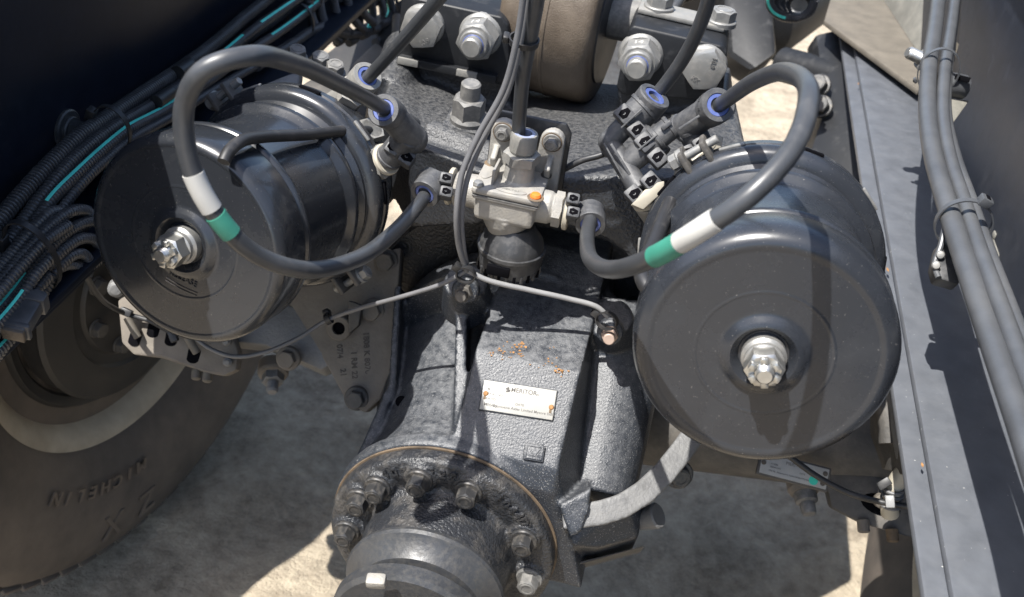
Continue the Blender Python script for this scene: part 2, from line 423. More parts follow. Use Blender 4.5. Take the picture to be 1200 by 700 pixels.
#@@CHAMBERS
# ================================================================ spring brake chambers
def chamber(label, pf, pb, R, m, roll, tone, cr=1.0):
    n = (Vector(pf)-Vector(pb)).normalized()
    up = V(0,-1,0); mx = frame(pf, n, up)
    c = thing('brake_chamber', label, 'brake chamber', pf, 'spring brake chambers')
    b = new()
    lathe(b, mx, [(0,-.006),(.021,-.006),(.024,-.001),(.028,.002),(.033,.001),(.036,-.0028),(.0385,-.0034),(.040,-.0035),(.042,-.0035),(.055,-.0035),(.0562,-.0035),(.0575,-.0030),(.0588,-.0035),(.060,-.0035),(R-.026*cr,-.0035),(R-.0225*cr,-.0034),(R-.019*cr,-.0024),(R-.014*cr,-.003),(R-.006*cr,-.0035-.005*cr),(R-.001*cr,-.0035-.0145*cr),(R,-.0035-.027*cr),
                  (R,-.046),(R-.001,-.049),(R-.006,-.051)], 96)
    cap = obj('end_cap', b, m, c, 45)
    b = new()
    lathe(b, mx, [(R-.008,-.0505),(R-.0055,-.0515),(R-.001,-.0535),(R+.0005,-.057),(R-.001,-.061),(R-.006,-.0635),(R-.0105,-.067),(R-.0115,-.073),(R-.0115,-.158),(R-.0105,-.162),(R-.004,-.166),(R-.002,-.171),(R-.004,-.176),(R-.010,-.179),(R-.010,-.188),(R-.004,-.192),(R-.004,-.215)], 96)
    obj('spring_housing', b, m, c, 45)
    b = new()
    lathe(b, mx, [(R-.004,-.196),(R+.004,-.197),(R+.010,-.203),(R+.010,-.211),(R+.005,-.214),(R+.010,-.217),(R+.010,-.226),(R+.003,-.232),(R-.004,-.233)], 96)
    cl = obj('clamp_band', b, 'darkdust' if tone else m, c, 45)
    for k in range(10):
        a = 2*math.pi*(k+.35)/10; q = mx @ Vector(((R+.0105)*math.cos(a), (R+.0105)*math.sin(a), -.2145))
        rd = (mx.to_3x3() @ Vector((math.cos(a), math.sin(a), 0))); 
        inst('clamp_slot', 'clamp_slot', lambda t: box(t, I4, .003, .026, .005, .001), 'void' if k % 2 else 'zincg', cl, frame(q, n, rd))
    for a in (.5, 3.6):
        rd = mx.to_3x3() @ Vector((math.cos(a), math.sin(a), 0)); tg = n.cross(rd); q = mx @ Vector(((R+.016)*math.cos(a), (R+.016)*math.sin(a), -.2145))
        for k in (-1, 1):
            b = new(); box(b, frame(q+tg*.012*k, tg, rd), .024, .030, .006, .002); obj('clamp_lug', b, 'darkdust', cl)
        b = new(); bolt(b, frame(q+tg*.015+rd*.004, tg, rd), .015, .009, .010); cyl(b, q-tg*.026+rd*.004, q+tg*.014+rd*.004, .0045, .0045, 14, .0008); obj('clamp_bolt', b, 'zincg', cl)
    b = new()
    lathe(b, mx, [(R-.004,-.23),(R-.004,-.262),(R-.012,-.285),(R-.04,-.305),(0,-.306)], 72)
    obj('service_housing', b, m, c, 45)
    # caging bolt
    cb = new(); lathe(cb, mx, [(0,-.006),(.0185,-.006),(.019,.003),(.0165,.0055),(.0165,.010),(.0135,.012),(0,.012)], 32)
    w = obj('release_washer', cb, 'zinc', c)
    cb = new(); hexn(cb, mx @ T((0,0,.011)) @ Matrix.Rotation(roll,4,'Z'), .029, .015)
    for k in range(6):
        a = k*math.pi/3+roll+.5; box(cb, mx @ T((.0108*math.cos(a), .0108*math.sin(a), .0275)) @ Matrix.Rotation(a,4,'Z'), .0062, .0066, .006, .001)
    obj('release_nut', cb, 'steel', c)
    cb = new(); thread(cb, pf, n, .0080, .036, .0018); obj('caging_stud', cb, 'steel', c)
    return c, mx
LF, LB = W(213, 287, .99), W(368, 205, 1.23)
RF, RB = W(895, 418, .86), W(888, 280, 1.10)
chL, mxL = chamber('gloss black brake chamber on the left, hose looping before its face', LF, LB, .108, 'chamber', .2, 0, .55)
chR, mxR = chamber('satin black brake chamber on the right beside the grey rail', RF, RB, .112, 'chamber2', .55, 0, .75)
# raised RELEASE lettering and arrows on the left cap
def left_marks():
    n = (LF-LB).normalized()
    p = LF - n*.0035; q = W(200, 335, .99); q = q - n*((q-p).dot(n)); xdir = (W(240, 352, .99)-W(190, 332, .99))
    b = new(); text(b, 'RELEASE', .0085, frame(q+n*.0004, n, xdir), .0007)
    for k in (1, 2):
        f = frame(q+n*.0003, n, xdir); pts = [f @ Vector((x, -.0042-.0032*k-.0016*math.cos(x*70), 0)) for x in [i*.004-.018 for i in range(10)]]
        tube(b, pts, .0007, 6, .002)
    obj('lettering', b, 'chamber', chL)
left_marks()
#@@HOSES
# ================================================================ air hoses
def hose(name, label, P, r, m='hose', cat='air hose', marks=(), group=None, n=18):
    pts = [W(*p) for p in P]; t = thing(name, label, cat, pts[0], group)
    b = new(); s = tube(b, pts, r, n, .005); h = obj('tube', b, m, t, 60)
    for nm, a, c, mm in marks:
        b = new(); tube(b, sub(s, a, c), r*1.10, n, raw=True); obj(nm, b, mm, t, 60)
    return t, s
hose('air_hose', 'thick grey air hose looping over the left chamber with white and green sleeves',
     [(486,146,1.10),(452,128,1.05),(400,100,.90),(345,75,.78),(290,66,.71),(240,82,.70),(216,125,.72),(222,190,.74),(250,248,.76),(295,295,.79),(355,316,.83),(415,305,.89),(462,272,.98),(492,238,1.06),(502,224,1.10)], .0074,
     marks=(('white_sleeve', .550, .584, 'white'), ('green_sleeve', .585, .609, 'green')))
hose('air_hose', 'thick grey air hose looping over the right chamber with white and green sleeves',
     [(818,140,1.06),(845,122,1.02),(885,95,.90),(925,85,.78),(948,112,.70),(930,172,.67),(880,228,.66),(820,270,.68),(765,302,.73),(720,316,.80),(693,305,.90),(688,280,1.0),(692,256,1.08)], .0074,
     marks=(('white_sleeve', .536, .576, 'white'), ('green_sleeve', .577, .613, 'green')))
hose('air_hose', 'straight grey hose rising from the pale socket on the left',
     [(415,108,1.17),(440,82,1.13),(480,38,1.06),(530,-20,.98),(575,-72,.94),(625,-150,.92),(660,-240,.92)], .0072)
hose('air_hose', 'grey hose standing upright in the top of the aluminium valve',
     [(607,176,1.085),(608,150,1.07),(613,90,1.02),(624,30,.97),(634,-30,.92),(646,-120,.88),(655,-240,.88)], .0074)
hose('air_hose', 'grey hose curving up from the black branched connector',
     [(755,127,1.10),(772,108,1.09),(800,70,1.05),(822,25,1.0),(836,-25,.96),(850,-120,.93),(858,-240,.93)], .0072)
# twin thin sensor cables beside the upright hose
cA, sA = hose('sensor_cable', 'front one of two thin grey cables hanging before the valve',
     [(634,-230,.87),(628,-120,.87),(616,-25,.925),(606,45,.965),(590,105,1.0),(560,160,1.03),(541,205,1.045),(535,250,1.06),(538,290,1.09),(547,318,1.115)], .0032, 'cable', 'cable', n=10)
cB, sB = hose('sensor_cable', 'rear one of two thin grey cables hanging before the valve',
     [(642,-230,.885),(636,-120,.885),(622,-25,.94),(611,45,.975),(596,105,1.01),(568,160,1.04),(549,205,1.055),(541,250,1.07),(543,290,1.095),(548,315,1.12)], .0030, 'cable', 'cable', n=10)
hose('sensor_cable', 'pale thin cable sagging right across the axle casting',
     [(546,316,1.115),(570,328,1.12),(620,340,1.135),(665,350,1.145),(700,360,1.15),(713,372,1.155)], .0030, 'cablelight', 'cable', n=10)
hose('sensor_cable', 'thin black and grey cable drooping left below the chamber',
     [(545,318,1.115),(520,332,1.125),(470,348,1.15),(420,362,1.18),(382,376,1.2),(350,396,1.2),(310,413,1.2),(275,418,1.2),(245,408,1.21),(222,390,1.22),(205,376,1.24)], .0026, 'cable', 'cable', n=10)
# breather tubes with rubber elbows on both chambers
hose('breather_tube', 'black breather tube lying along the top of the left chamber',
     [(262,190,.93),(268,178,.935),(282,166,.95),(305,161,.985),(360,158,1.06),(410,153,1.13),(432,154,1.17)], .0060, 'black', 'tube')
hose('breather_tube', 'black breather tube on the inner side of the right chamber',
     [(775,352,.90),(758,336,.905),(752,318,.92),(765,288,.96),(780,250,1.01),(795,215,1.06),(800,198,1.10)], .0075, 'black', 'tube')
# hoses on the right rail
hose('rail_hose', 'fattest grey hose tied along the right rail',
     [(1103,-30,1.62),(1096,30,1.46),(1088,85,1.32),(1087,135,1.22),(1094,185,1.13),(1108,235,1.06),(1127,295,.98),(1150,365,.90),(1174,435,.83),(1198,505,.77),(1225,590,.70)], .0104, 'hose2', 'hose')
hose('rail_hose', 'thinner grey hose right of the fattest one on the rail',
     [(1123,-30,1.62),(1115,30,1.46),(1107,85,1.32),(1105,135,1.22),(1113,185,1.13),(1129,235,1.06),(1147,290,.98),(1170,352,.90),(1197,425,.83),(1222,495,.77),(1250,580,.70)], .0078, 'hose2', 'hose')
hose('rail_hose', 'dark slim hose tucked behind the rail hoses',
     [(1124,-30,1.66),(1118,30,1.50),(1111,85,1.36),(1110,135,1.26),(1121,185,1.165),(1139,235,1.09),(1158,290,1.005),(1182,352,.925),(1211,425,.85),(1240,495,.79)], .0060, 'hose2', 'hose')
#@@DIFF
# ================================================================ axle carrier with pinion
PX, PY, PZ = -.141, .782, .585
def yl(bm, prof, n=72, x=PX, z=PZ):       # lathe about the pinion axis: (radius, Y)
    return lathe(bm, frame((x, 0, z), Y, X), prof, n)
def carrier():
    c = thing('axle_carrier', 'dusty black cast axle carrier with a metal name plate', 'axle carrier', (PX, 1.0, .4))
    b = new()
    yl(b, [(0,PY+.022),(.1345,PY+.022),(.1365,PY+.026),(.1365,PY+.040),(.126,PY+.050),(.122,PY+.09),(.136,PY+.18),(.156,PY+.25),(.165,PY+.40),(0,PY+.40)])
    yl(b, [(0,PY+.255),(.176,PY+.255),(.176,PY+.295),(0,PY+.295)], 72, PX+.026, PZ+.055)
    # hump with the name plate: profile in the Y-Z plane swept across X
    prof = [(.803,.690),(.815,.716),(.900,.786),(1.032,.806),(1.075,.832),(1.15,.835),(1.15,.55),(.803,.55)]
    xl, xr = W(553, 425, 1.15).x, W(694, 425, 1.15).x
    t = new(); lo = [t.verts.new((xl-.055*(z < .6), y, z)) for y, z in prof]; hi = [t.verts.new((xr-.010+.055*(z < .6), y, z)) for y, z in prof]
    loop_faces(t, [lo, hi]); bmesh.ops.recalc_face_normals(t, faces=t.faces); merge(b, t)
    # lower side rib left of the hump and the slanted left edge
    pslab(b, [(535,335,1.21),(548,335,1.21),(545,515,1.14),(530,520,1.14)], V(0,.03,.2))
    pslab(b, [(462,335,1.30),(470,335,1.30),(464,455,1.25),(418,560,1.185),(406,560,1.185),(455,450,1.25)], V(0,.02,.14))
    # right shoulder and the bulge under it
    cyl(b, W(726,372,1.31), W(694,585,1.225), .068, .050)
    cyl(b, W(714,372,1.215), W(718,398,1.26), .028, .034)
    cyl(b, W(546,330,1.19), W(548,360,1.235), .026, .032)
    # lower right corner block beside the flange
    pslab(b, [(655,592,1.12),(694,572,1.125),(690,600,1.12),(682,624,1.12),(668,630,1.12)], V(0,.0,.08))
    pslab(b, [(672,640,1.16),(680,610,1.16),(735,590,1.17),(760,565,1.2),(748,630,1.19),(700,642,1.17)], V(0,.03,.06))
    # raised square boss
    q = W(626, 530, 1.122)
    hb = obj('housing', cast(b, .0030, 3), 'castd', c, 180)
    nrm = Vector((0, -(.786-.716), .900-.815)).normalized()          # normal of the plate face
    ux = X
    # plate
    def onface(px, py, lift=0.):
        p0 = Vector((0, .815, .716)); v = V((px-600)/1200, (py-350)/1200, 1); return CAM+v*((p0-CAM).dot(nrm)/v.dot(nrm)) + nrm*lift
    tl, tr, br, bl = onface(569,446), onface(653,459), onface(647,493), onface(561,480)
    ce = (tl+tr+br+bl)/4; fx = ((tr-tl)+(br-bl)).normalized(); w = ((tr-tl).length+(br-bl).length)/2; h = ((tl-bl).length+(tr-br).length)/2
    f = frame(ce-nrm*.0010, nrm, fx)
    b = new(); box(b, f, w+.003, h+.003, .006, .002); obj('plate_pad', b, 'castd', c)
    f = frame(ce+nrm*.0026, nrm, fx)
    b = new(); box(b, f, w, h, .0014, .0005)
    pl = obj('name_plate', b, 'plate', c)
    b = new(); k = w/.9
    g = lambda u, v: f @ T((u*w/2, v*h/2, .0008))
    text(b, 'MERITOR', h*.21, g(.12, .60), .00012, .00012)
    for s, u, v, sz in (('MODEL', -.72, .42, .10), ('SERIAL NO', -.66, .12, .10), ('RATIO', -.74, -.22, .10), ('DATE', .06, -.32, .10), ('Mfd. By', -.72, -.62, .13), ('Automotive Axles Limited Mysore India', .16, -.64, .115), ('TM', .50, .52, .05)):
        text(b, s, h*sz*1.15, g(u, v), .00012, .00003)
    # small bull-head like emblem left of the name
    for du, dv, a in ((-.335, .66, .5), (-.30, .56, -.5), (-.315, .46, .2)):
        box(b, g(du, dv) @ Matrix.Rotation(a, 4, 'Z'), .0042, .0022, .0003)
    obj('lettering', b, 'ink', pl)
    for u, v in ((-.90, .10), (.92, -.16)):
        b = new(); lathe(b, f @ T((u*w/2, v*h/2, 0)), [(0,0),(.0030,0),(.0030,.0008),(.002,.0022),(0,.0026)], 16); obj('rivet', b, 'rust', pl)
        b = new(); box(b, f @ T((u*w/2-.0005, v*h/2-.0042, .0007)), .0028, .0052, .0003, .001); obj('rust_stain', b, 'rustedge', pl)
    # emblem boss (square with a mark)
    f2 = frame(onface(626, 531, .001), nrm, fx)
    b = new(); box(b, f2, .023, .019, .007, .0025)
    for s in ((-.0085,0,.0016,.015),(.0085,0,.0016,.015),(0,.0066,.018,.0016),(0,-.0066,.018,.0016)):
        box(b, f2 @ T((s[0], s[1], .0036)), s[2], s[3], .0016, .0004)
    for a, x in ((.5,-.003),(-.5,.003)): box(b, f2 @ T((x,0,.0036)) @ Matrix.Rotation(a,4,'Z'), .0018, .010, .0016, .0004)
    box(b, f2 @ T((0,-.003,.0036)), .009, .0015, .0015, .0004)
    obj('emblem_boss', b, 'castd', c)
    # rust blotches on the bright upper slope
    n2 = Vector((0, -(.806-.786), 1.032-.900)).normalized(); p2 = Vector((0, .900, .786))
    def onslope(px, py):
        v = V((px-600)/1200, (py-350)/1200, 1); return CAM+v*((p2-CAM).dot(n2)/v.dot(n2))
    rs = random.Random(3); spots = new()
    for (px, py, spread, k, s) in ((598,412,20,26,.0014),(612,404,6,9,.0015),(656,435,9,12,.0022),(640,425,14,8,.0012),(648,408,6,4,.001),(580,412,9,8,.0011)):
        for i in range(k):
            q, nq = snap(hb, px+rs.gauss(0, spread*.5), py+rs.gauss(0, spread*.28)); r = s*rs.uniform(.4, 1.2); nn = 7
            vs = [spots.verts.new(q+nq*.0006+X*(r*rs.uniform(.5,1.3)*math.cos(2*math.pi*j/nn))+Y*(r*rs.uniform(.5,1.3)*1.2*math.sin(2*math.pi*j/nn))) for j in range(nn)]
            spots.faces.new(vs)
    bmesh.ops.recalc_face_normals(spots, faces=spots.faces); tag(obj('rust_spots', spots, 'rust', c, 180), kind='stuff')
    # carrier studs with nuts where the cables are tied
    for px, py, d in ((545, 341, 1.165), (715, 390, 1.18)):
        ax = V(-.15, .28, -1)
        p = W(px, py, d)
        b = new(); lathe(b, frame(p, ax), [(0,-.012),(.0155,-.012),(.0155,.001),(.0135,.003),(0,.003)], 28); sp = obj('stud_spacer', b, 'castd', c)
        b = new(); hexn(b, frame(p+ax.normalized()*.003, ax), .017, .012); nt = obj('nut', b, 'rustbolt' if px > 600 else 'darkdust', c)
        b = new(); cyl(b, p, p+ax.normalized()*.027, .0070, .0066, 20, .001); obj('stud', b, 'rustbolt' if px > 600 else 'darkdust', nt)
    # hole in the left edge
    b = new(); p = W(470, 471, 1.236); lathe(b, frame(p, V(.3,-.3,-1)), [(0,0),(.007,0),(.007,.002),(0,.002)], 20); obj('drain_hole', b, 'void', c)
    # light coloured rib arm
    b = new()
    arm = [(662,606,1.125),(684,604,1.128),(705,601,1.13),(730,593,1.135),(755,577,1.145),(778,555,1.16),(798,530,1.175),(816,505,1.19)]
    for p0, p1 in zip(arm[:-1], arm[1:]):
        q0, q1 = W(*p0), W(*p1); v = (q1-q0).normalized(); n0 = v.cross(toC(q0)).normalized()
        slab(b, [q0-v*.003+n0*.0135, q1+v*.003+n0*.0135, q1+v*.003-n0*.0135, q0-v*.003-n0*.0135], -toC(q0)*.035)
    obj('rib_arm', cast(b, .0025, 5), 'galv', c, 180)
    b = new(); cyl(b, W(742,612,1.21), W(772,604,1.19), .010, .0155, 24, .002); obj('drain_plug', b, 'galv', c)
    b = new(); bolt(b, frame(W(795,556,1.235), V(.1,.2,-1)), .023, .012, .018); obj('bolt', b, 'blackbolt', c)
    b = new(); pslab(b, [(756,640,1.2),(666,662,1.19),(668,678,1.19),(676,662,1.19)], V(0,.02,.05)); obj('lower_lug', b, 'darkdust', c)
    return c
carrier()
def pinion():
    c = thing('pinion_cage', 'round bolted pinion cage with cast numbers and drive flange', 'pinion cage', (PX, PY, PZ))
    b = new()
    yl(b, [(.06,PY+.0215),(.130,PY+.0215),(.132,PY+.018),(.132,PY+.004),(.1295,PY),(.112,PY-.003),(.106,PY-.002),(.094,PY+.001),(.089,PY-.004),(.0865,PY-.012),(.084,PY-.066),(.0,PY-.066)])
    # scalloped bosses round the bolts
    bolts = [(412,581),(430,560),(487,550),(552,571),(627,632),(628,681),(408,624)]
    ang = []
    for px, py in bolts:
        v = V((px-600)/1200, (py-350)/1200, 1); p = CAM+v*((PY-.008)/v.y); a = math.atan2(p.z-PZ, p.x-PX); ang.append(a)
    ang = sorted(ang); RB_ = .1085
    ex = [ang[0]-.42*k for k in (1, 2)] 
    for a in ang: cyl(b, (PX+RB_*math.cos(a), PY+.012, PZ+RB_*math.sin(a)), (PX+RB_*math.cos(a), PY-.006, PZ+RB_*math.sin(a)), .0195, .018)
    obj('cage', cast(b, .0022, 2), 'pinion', c, 180)
    b = new(); lathe(b, frame((PX,PY+.0185,PZ), Y, X), [(.1318,0),(.1335,0),(.1342,.0014),(.1335,.0028),(.1318,.0028)], 90); obj('rusty_joint', b, 'rustedge', c)
    for a in ang:
        p = Vector((PX+RB_*math.cos(a), PY-.006, PZ+RB_*math.sin(a)))
        inst('bolt', 'cage_bolt', lambda t: bolt(t, I4, .0205, .0145, .0155, .0035), 'blackbolt' if a > .2 or a < -2.5 else 'greynut', c, frame(p, -Y, Vector((math.cos(a+.3), 0, math.sin(a+.3)))))
    # cast numbers set round the flange
    def arc(s, a0, step, r=.1185, size=.016):
        b = new()
        for i, ch in enumerate(s):
            a = a0-step*i; p = Vector((PX+r*math.cos(a), PY-.0026, PZ+r*math.sin(a)))
            text(b, ch, size, frame(p, -Y, Vector((math.sin(a), 0, -math.cos(a)))), .0019, .0004)
        obj('cast_number', b, 'pinion', c)
    s = sorted(ang, reverse=True)   # anticlockwise start at the left
    def at_px(px, py):
        v = V((px-600)/1200, (py-350)/1200, 1); p = CAM+v*((PY-.003)/v.y); return math.atan2(p.z-PZ, p.x-PX)
    arc('403', at_px(447, 550), .10); arc('3226', at_px(505, 547), .105); arc('1044DX', at_px(588, 581), .085)
    # dust deflector and drive flange
    b = new(); yl(b, [(0,PY-.054),(.084,PY-.054),(.089,PY-.056),(.0905,PY-.061),(.089,PY-.065),(.080,PY-.071),(.072,PY-.085),(.060,PY-.09),(0,PY-.09)]); obj('dust_deflector', b, 'turned', c)
    b = new(); yl(b, [(0,PY-.080),(.055,PY-.080),(.058,PY-.098),(.082,PY-.102),(.087,PY-.106),(.087,PY-.120),(.082,PY-.124),(.05,PY-.124),(.045,PY-.12),(0,PY-.12)]); obj('drive_flange', b, 'turned', c)
    b = new(); p = W(441, 681, 1.01); box(b, frame(p, V(0,-.7,-.7), V(1,.1,0)), .020, .013, .012, .003); obj('pale_chock', b, 'alu', c)
    b = new()
    for q in ((452,676),(460,680),(446,678)): lathe(b, frame(W(q[0],q[1],1.04), -Y), [(0,-.003),(.005,-.003),(.006,0),(.003,.002),(0,.002)], 9)
    obj('rust_patch', b, 'rustedge', c)
pinion()
#@@SADDLE
# ================================================================ cast saddle and torque rod brackets above the carrier
YL, YR = W(560, 45, 1.335).y, W(790, 75, 1.315).y      # front planes of the two rod brackets
def saddle():
    c = thing('axle_saddle', 'wide black cast saddle carrying the rod brackets', 'axle saddle', W(640, 230, 1.3))
    b = new()
    A = [(425,150,1.42),(452,112,1.30),(486,168,1.20),(560,200,1.165),(640,208,1.15),(700,206,1.15),(760,205,1.15),(845,212,1.16),(878,190,1.24)]     # front upper edge
    Bm = [(432,270,1.46),(462,235,1.33),(480,268,1.26),(560,264,1.21),(640,262,1.18),(700,275,1.175),(760,318,1.18),(838,320,1.20),(880,260,1.28)]    # front lower edge
    Cm = [(438,80,1.6),(470,52,1.48),(500,80,1.45),(570,100,1.50),(640,96,1.56),(700,96,1.56),(740,100,1.50),(820,104,1.42),(862,118,1.40)]       # rear upper edge
    t = new(); rings = []
    for a, l, u in zip(A, Bm, Cm):
        pa, pl, pu = W(*a), W(*l), W(*u); pd = pl + (pu-pa) + Vector((0,.05,0))
        rings.append([t.verts.new(p) for p in (pa, pl, pd, pu)])
    loop_faces(t, rings); bmesh.ops.recalc_face_normals(t, faces=t.faces); merge(b, t)
    cyl(b, W(455,115,1.36), W(478,60,1.46), .03, .035)
    cyl(b, W(500,155,1.235), W(590,190,1.21), .018, .018)
    slab(b, [WY(x, y, YL+.02) for x, y in ((470,72),(598,98),(602,160),(520,165),(476,130))], Y*.12)
    slab(b, [WY(x, y, YR+.02) for x, y in ((722,100),(852,116),(858,165),(730,165))], Y*.12)
    # pad under the standing stud
    pslab(b, [(518,140,1.27),(552,128,1.32),(585,146,1.28),(552,158,1.235)], V(0,.06,.04))
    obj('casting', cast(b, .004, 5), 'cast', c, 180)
    # stud with nut standing on the pad
    p = W(548, 141, 1.235); up = Vector((.02,-.12,1))
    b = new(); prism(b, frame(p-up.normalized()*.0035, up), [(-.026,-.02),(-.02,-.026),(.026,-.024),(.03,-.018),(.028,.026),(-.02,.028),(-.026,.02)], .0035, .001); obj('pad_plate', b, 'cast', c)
    b = new(); lathe(b, frame(p, up), [(0,0),(.0215,0),(.022,.005),(.0185,.009),(0,.009)], 32); hexn(b, frame(p+up.normalized()*.008, up, V(1,0,.3)), .035, .024); nt = obj('nut', b, 'greynut', c)
    b = new(); cyl(b, p, p+up.normalized()*.052, .0125, .0118, 24, .002); obj('stud', b, 'greynut', nt)
    return c
saddle()
NB = Vector((0, -1, 0))          # the bolt axes of the brackets
def big_bolt(parent, px, py, d, stud, mk):
    p = WY(px, py, d); f = frame(p, NB, Vector((1,0,.25)))
    if stud:
        b = new(); lathe(b, f, [(0,-.006),(.0292,-.006),(.0298,-.003),(.0285,.001),(.0255,.004),(0,.004)], 36); w = obj('flange_washer', b, 'zincg', parent)
        b = new(); hexn(b, f @ T((0,0,.003)), .046, .028); nt = obj('nut', b, 'zincg', parent)
        b = new(); lathe(b, f @ T((0,0,.030)), [(.0140,0),(.0180,0),(.0188,.003),(.0186,.008),(.0172,.010),(.0140,.010)], 36); obj('nut_collar', b, 'zincg', nt)
        b = new(); ring(b, f @ T((0,0,.0362)), .0140, .0128, .0045, 32, .0005); obj('blue_lock_ring', b, 'blue', nt)
        b = new(); cyl(b, p, p+NB*.053, .0132, .0128, 32, .0018); obj('stud', b, 'zinc', nt)
        b = new(); text(b, '14', .013, f @ T((0, .0233, .016)) @ Matrix.Rotation(rad(-90),4,'X'), .0003, .0004)
        obj('white_paint_tick', b, 'white', nt)
    else:
        b = new(); lathe(b, f, [(0,-.006),(.0275,-.006),(.0285,-.002),(.027,.003),(.023,.006),(0,.006)], 36); obj('flange_washer', b, 'zincg', parent)
        b = new(); hexn(b, f @ T((0,0,.004)), .048, .017); hd = obj('bolt_head', b, 'zinc', parent)
        b = new(); text(b, mk[0], .0085, f @ T((mk[1], mk[2], .0214)) @ Matrix.Rotation(mk[3],4,'Z'), .0005, .0002)
        if len(mk) > 4: text(b, mk[4], .0085, f @ T((mk[5], mk[6], .0214)) @ Matrix.Rotation(mk[7],4,'Z'), .0005, .0002)
        obj('lettering', b, 'greynut', hd)
def brackets():
    c = thing('rod_bracket', 'black left rod bracket block with two large silver bolts', 'bracket', WY(530, 90, YL), 'torque rod brackets')
    b = new(); slab(b, [WY(x, y, YL) for x, y in ((470,-6),(588,20),(596,30),(598,96),(590,100),(470,76),(464,70))], Y*.085, .004, 3); obj('block', b, 'block', c)
    b = new(); slab(b, [WY(x, y, YL-.010) for x, y in ((466,66),(582,90),(580,99),(464,75))], Y*.012, .0015); obj('ledge', b, 'block', c)
    for x0, y0 in ((466,67),(535,81)):
        b = new(); slab(b, [WY(x, y, YL-.0125) for x, y in ((x0,y0),(x0+24,y0+5),(x0+23,y0+13),(x0-1,y0+8))], Y*.004, .0008); obj('painted_sun_spot', b, 'alu2', c)  # pale strips paint in the sunlit spots of the ledge
    big_bolt(c, 497, 29, YL, False, ('10.9', .004, -.0165, .35))
    big_bolt(c, 563, 41, YL, True, None)
    c = thing('rod_bracket', 'black right rod bracket block with two large silver bolts', 'bracket', WY(790, 110, YR), 'torque rod brackets')
    b = new(); slab(b, [WY(x, y, YR) for x, y in ((736,36),(742,30),(846,54),(852,62),(846,120),(728,112),(722,104))], Y*.085, .004, 3); obj('block', b, 'block', c)
    z = WY(790, 40, YR).z; q0 = WY(742, 30, YR); q1 = WY(846, 54, YR)
    b = new(); slab(b, [q0+Vector((0,.045,.001)), q1+Vector((0,.045,.001)), q1+Vector((0,.088,.001)), q0+Vector((0,.088,.001))], Z*.007, .002); obj('top_plate', b, 'alu2', c)
    big_bolt(c, 751, 65, YR, True, None)
    big_bolt(c, 826, 77, YR, False, ('10.9', .012, .011, -1.9, 'KK', -.011, -.010, -.7))
    for k in (.22, .95):
        b = new(); bolt(b, frame(q0.lerp(q1, k)+Vector((0,.065,.009)), Z), .03, .014, .02); obj('bolt_head', b, 'zincg', c)
brackets()
def torque_rod():
    c = thing('torque_rod', 'large brown rounded torque rod end between the two brackets', 'torque rod', W(660, 40, 1.36))
    ctr = W(666, 4, 1.42); ax = (W(735, 17, 1.405)-W(600, -15, 1.435)).normalized()
    w = .064
    b = new(); f = frame(ctr, ax, Z)
    R = .128
    lathe(b, f, [(0,-w),(R-.016,-w),(R-.010,-w+.001),(R-.004,-w+.005),(R-.001,-w+.012),(R,-w+.02),(R,0),(R,w-.02),(R-.001,w-.012),(R-.004,w-.005),(R-.010,w-.001),(R-.016,w),(0,w)], 90)
    ring(b, f @ T((0,0,-.003)), R+.0012, R-.004, .006, 90, .0011)
    obj('rod_eye', b, 'brown', c, 40)
    b = new(); lathe(b, f, [(0,w-.002),(R-.030,w-.002),(R-.033,w+.0025),(R-.05,w+.001),(.04,w+.001),(0,w+.001)], 64); obj('rubber_bush', b, 'black', c)
    b = new(); cyl(b, ctr+ax*(w-.01), ctr+ax*(w+.045), .034, .032, 32, .003); obj('bush_pin', b, 'greynut', c)
    b = new(); cyl(b, ctr, ctr+Vector((-.02,.55,.10)), .05, .045, 32); obj('rod', b, 'brown', c)
torque_rod()
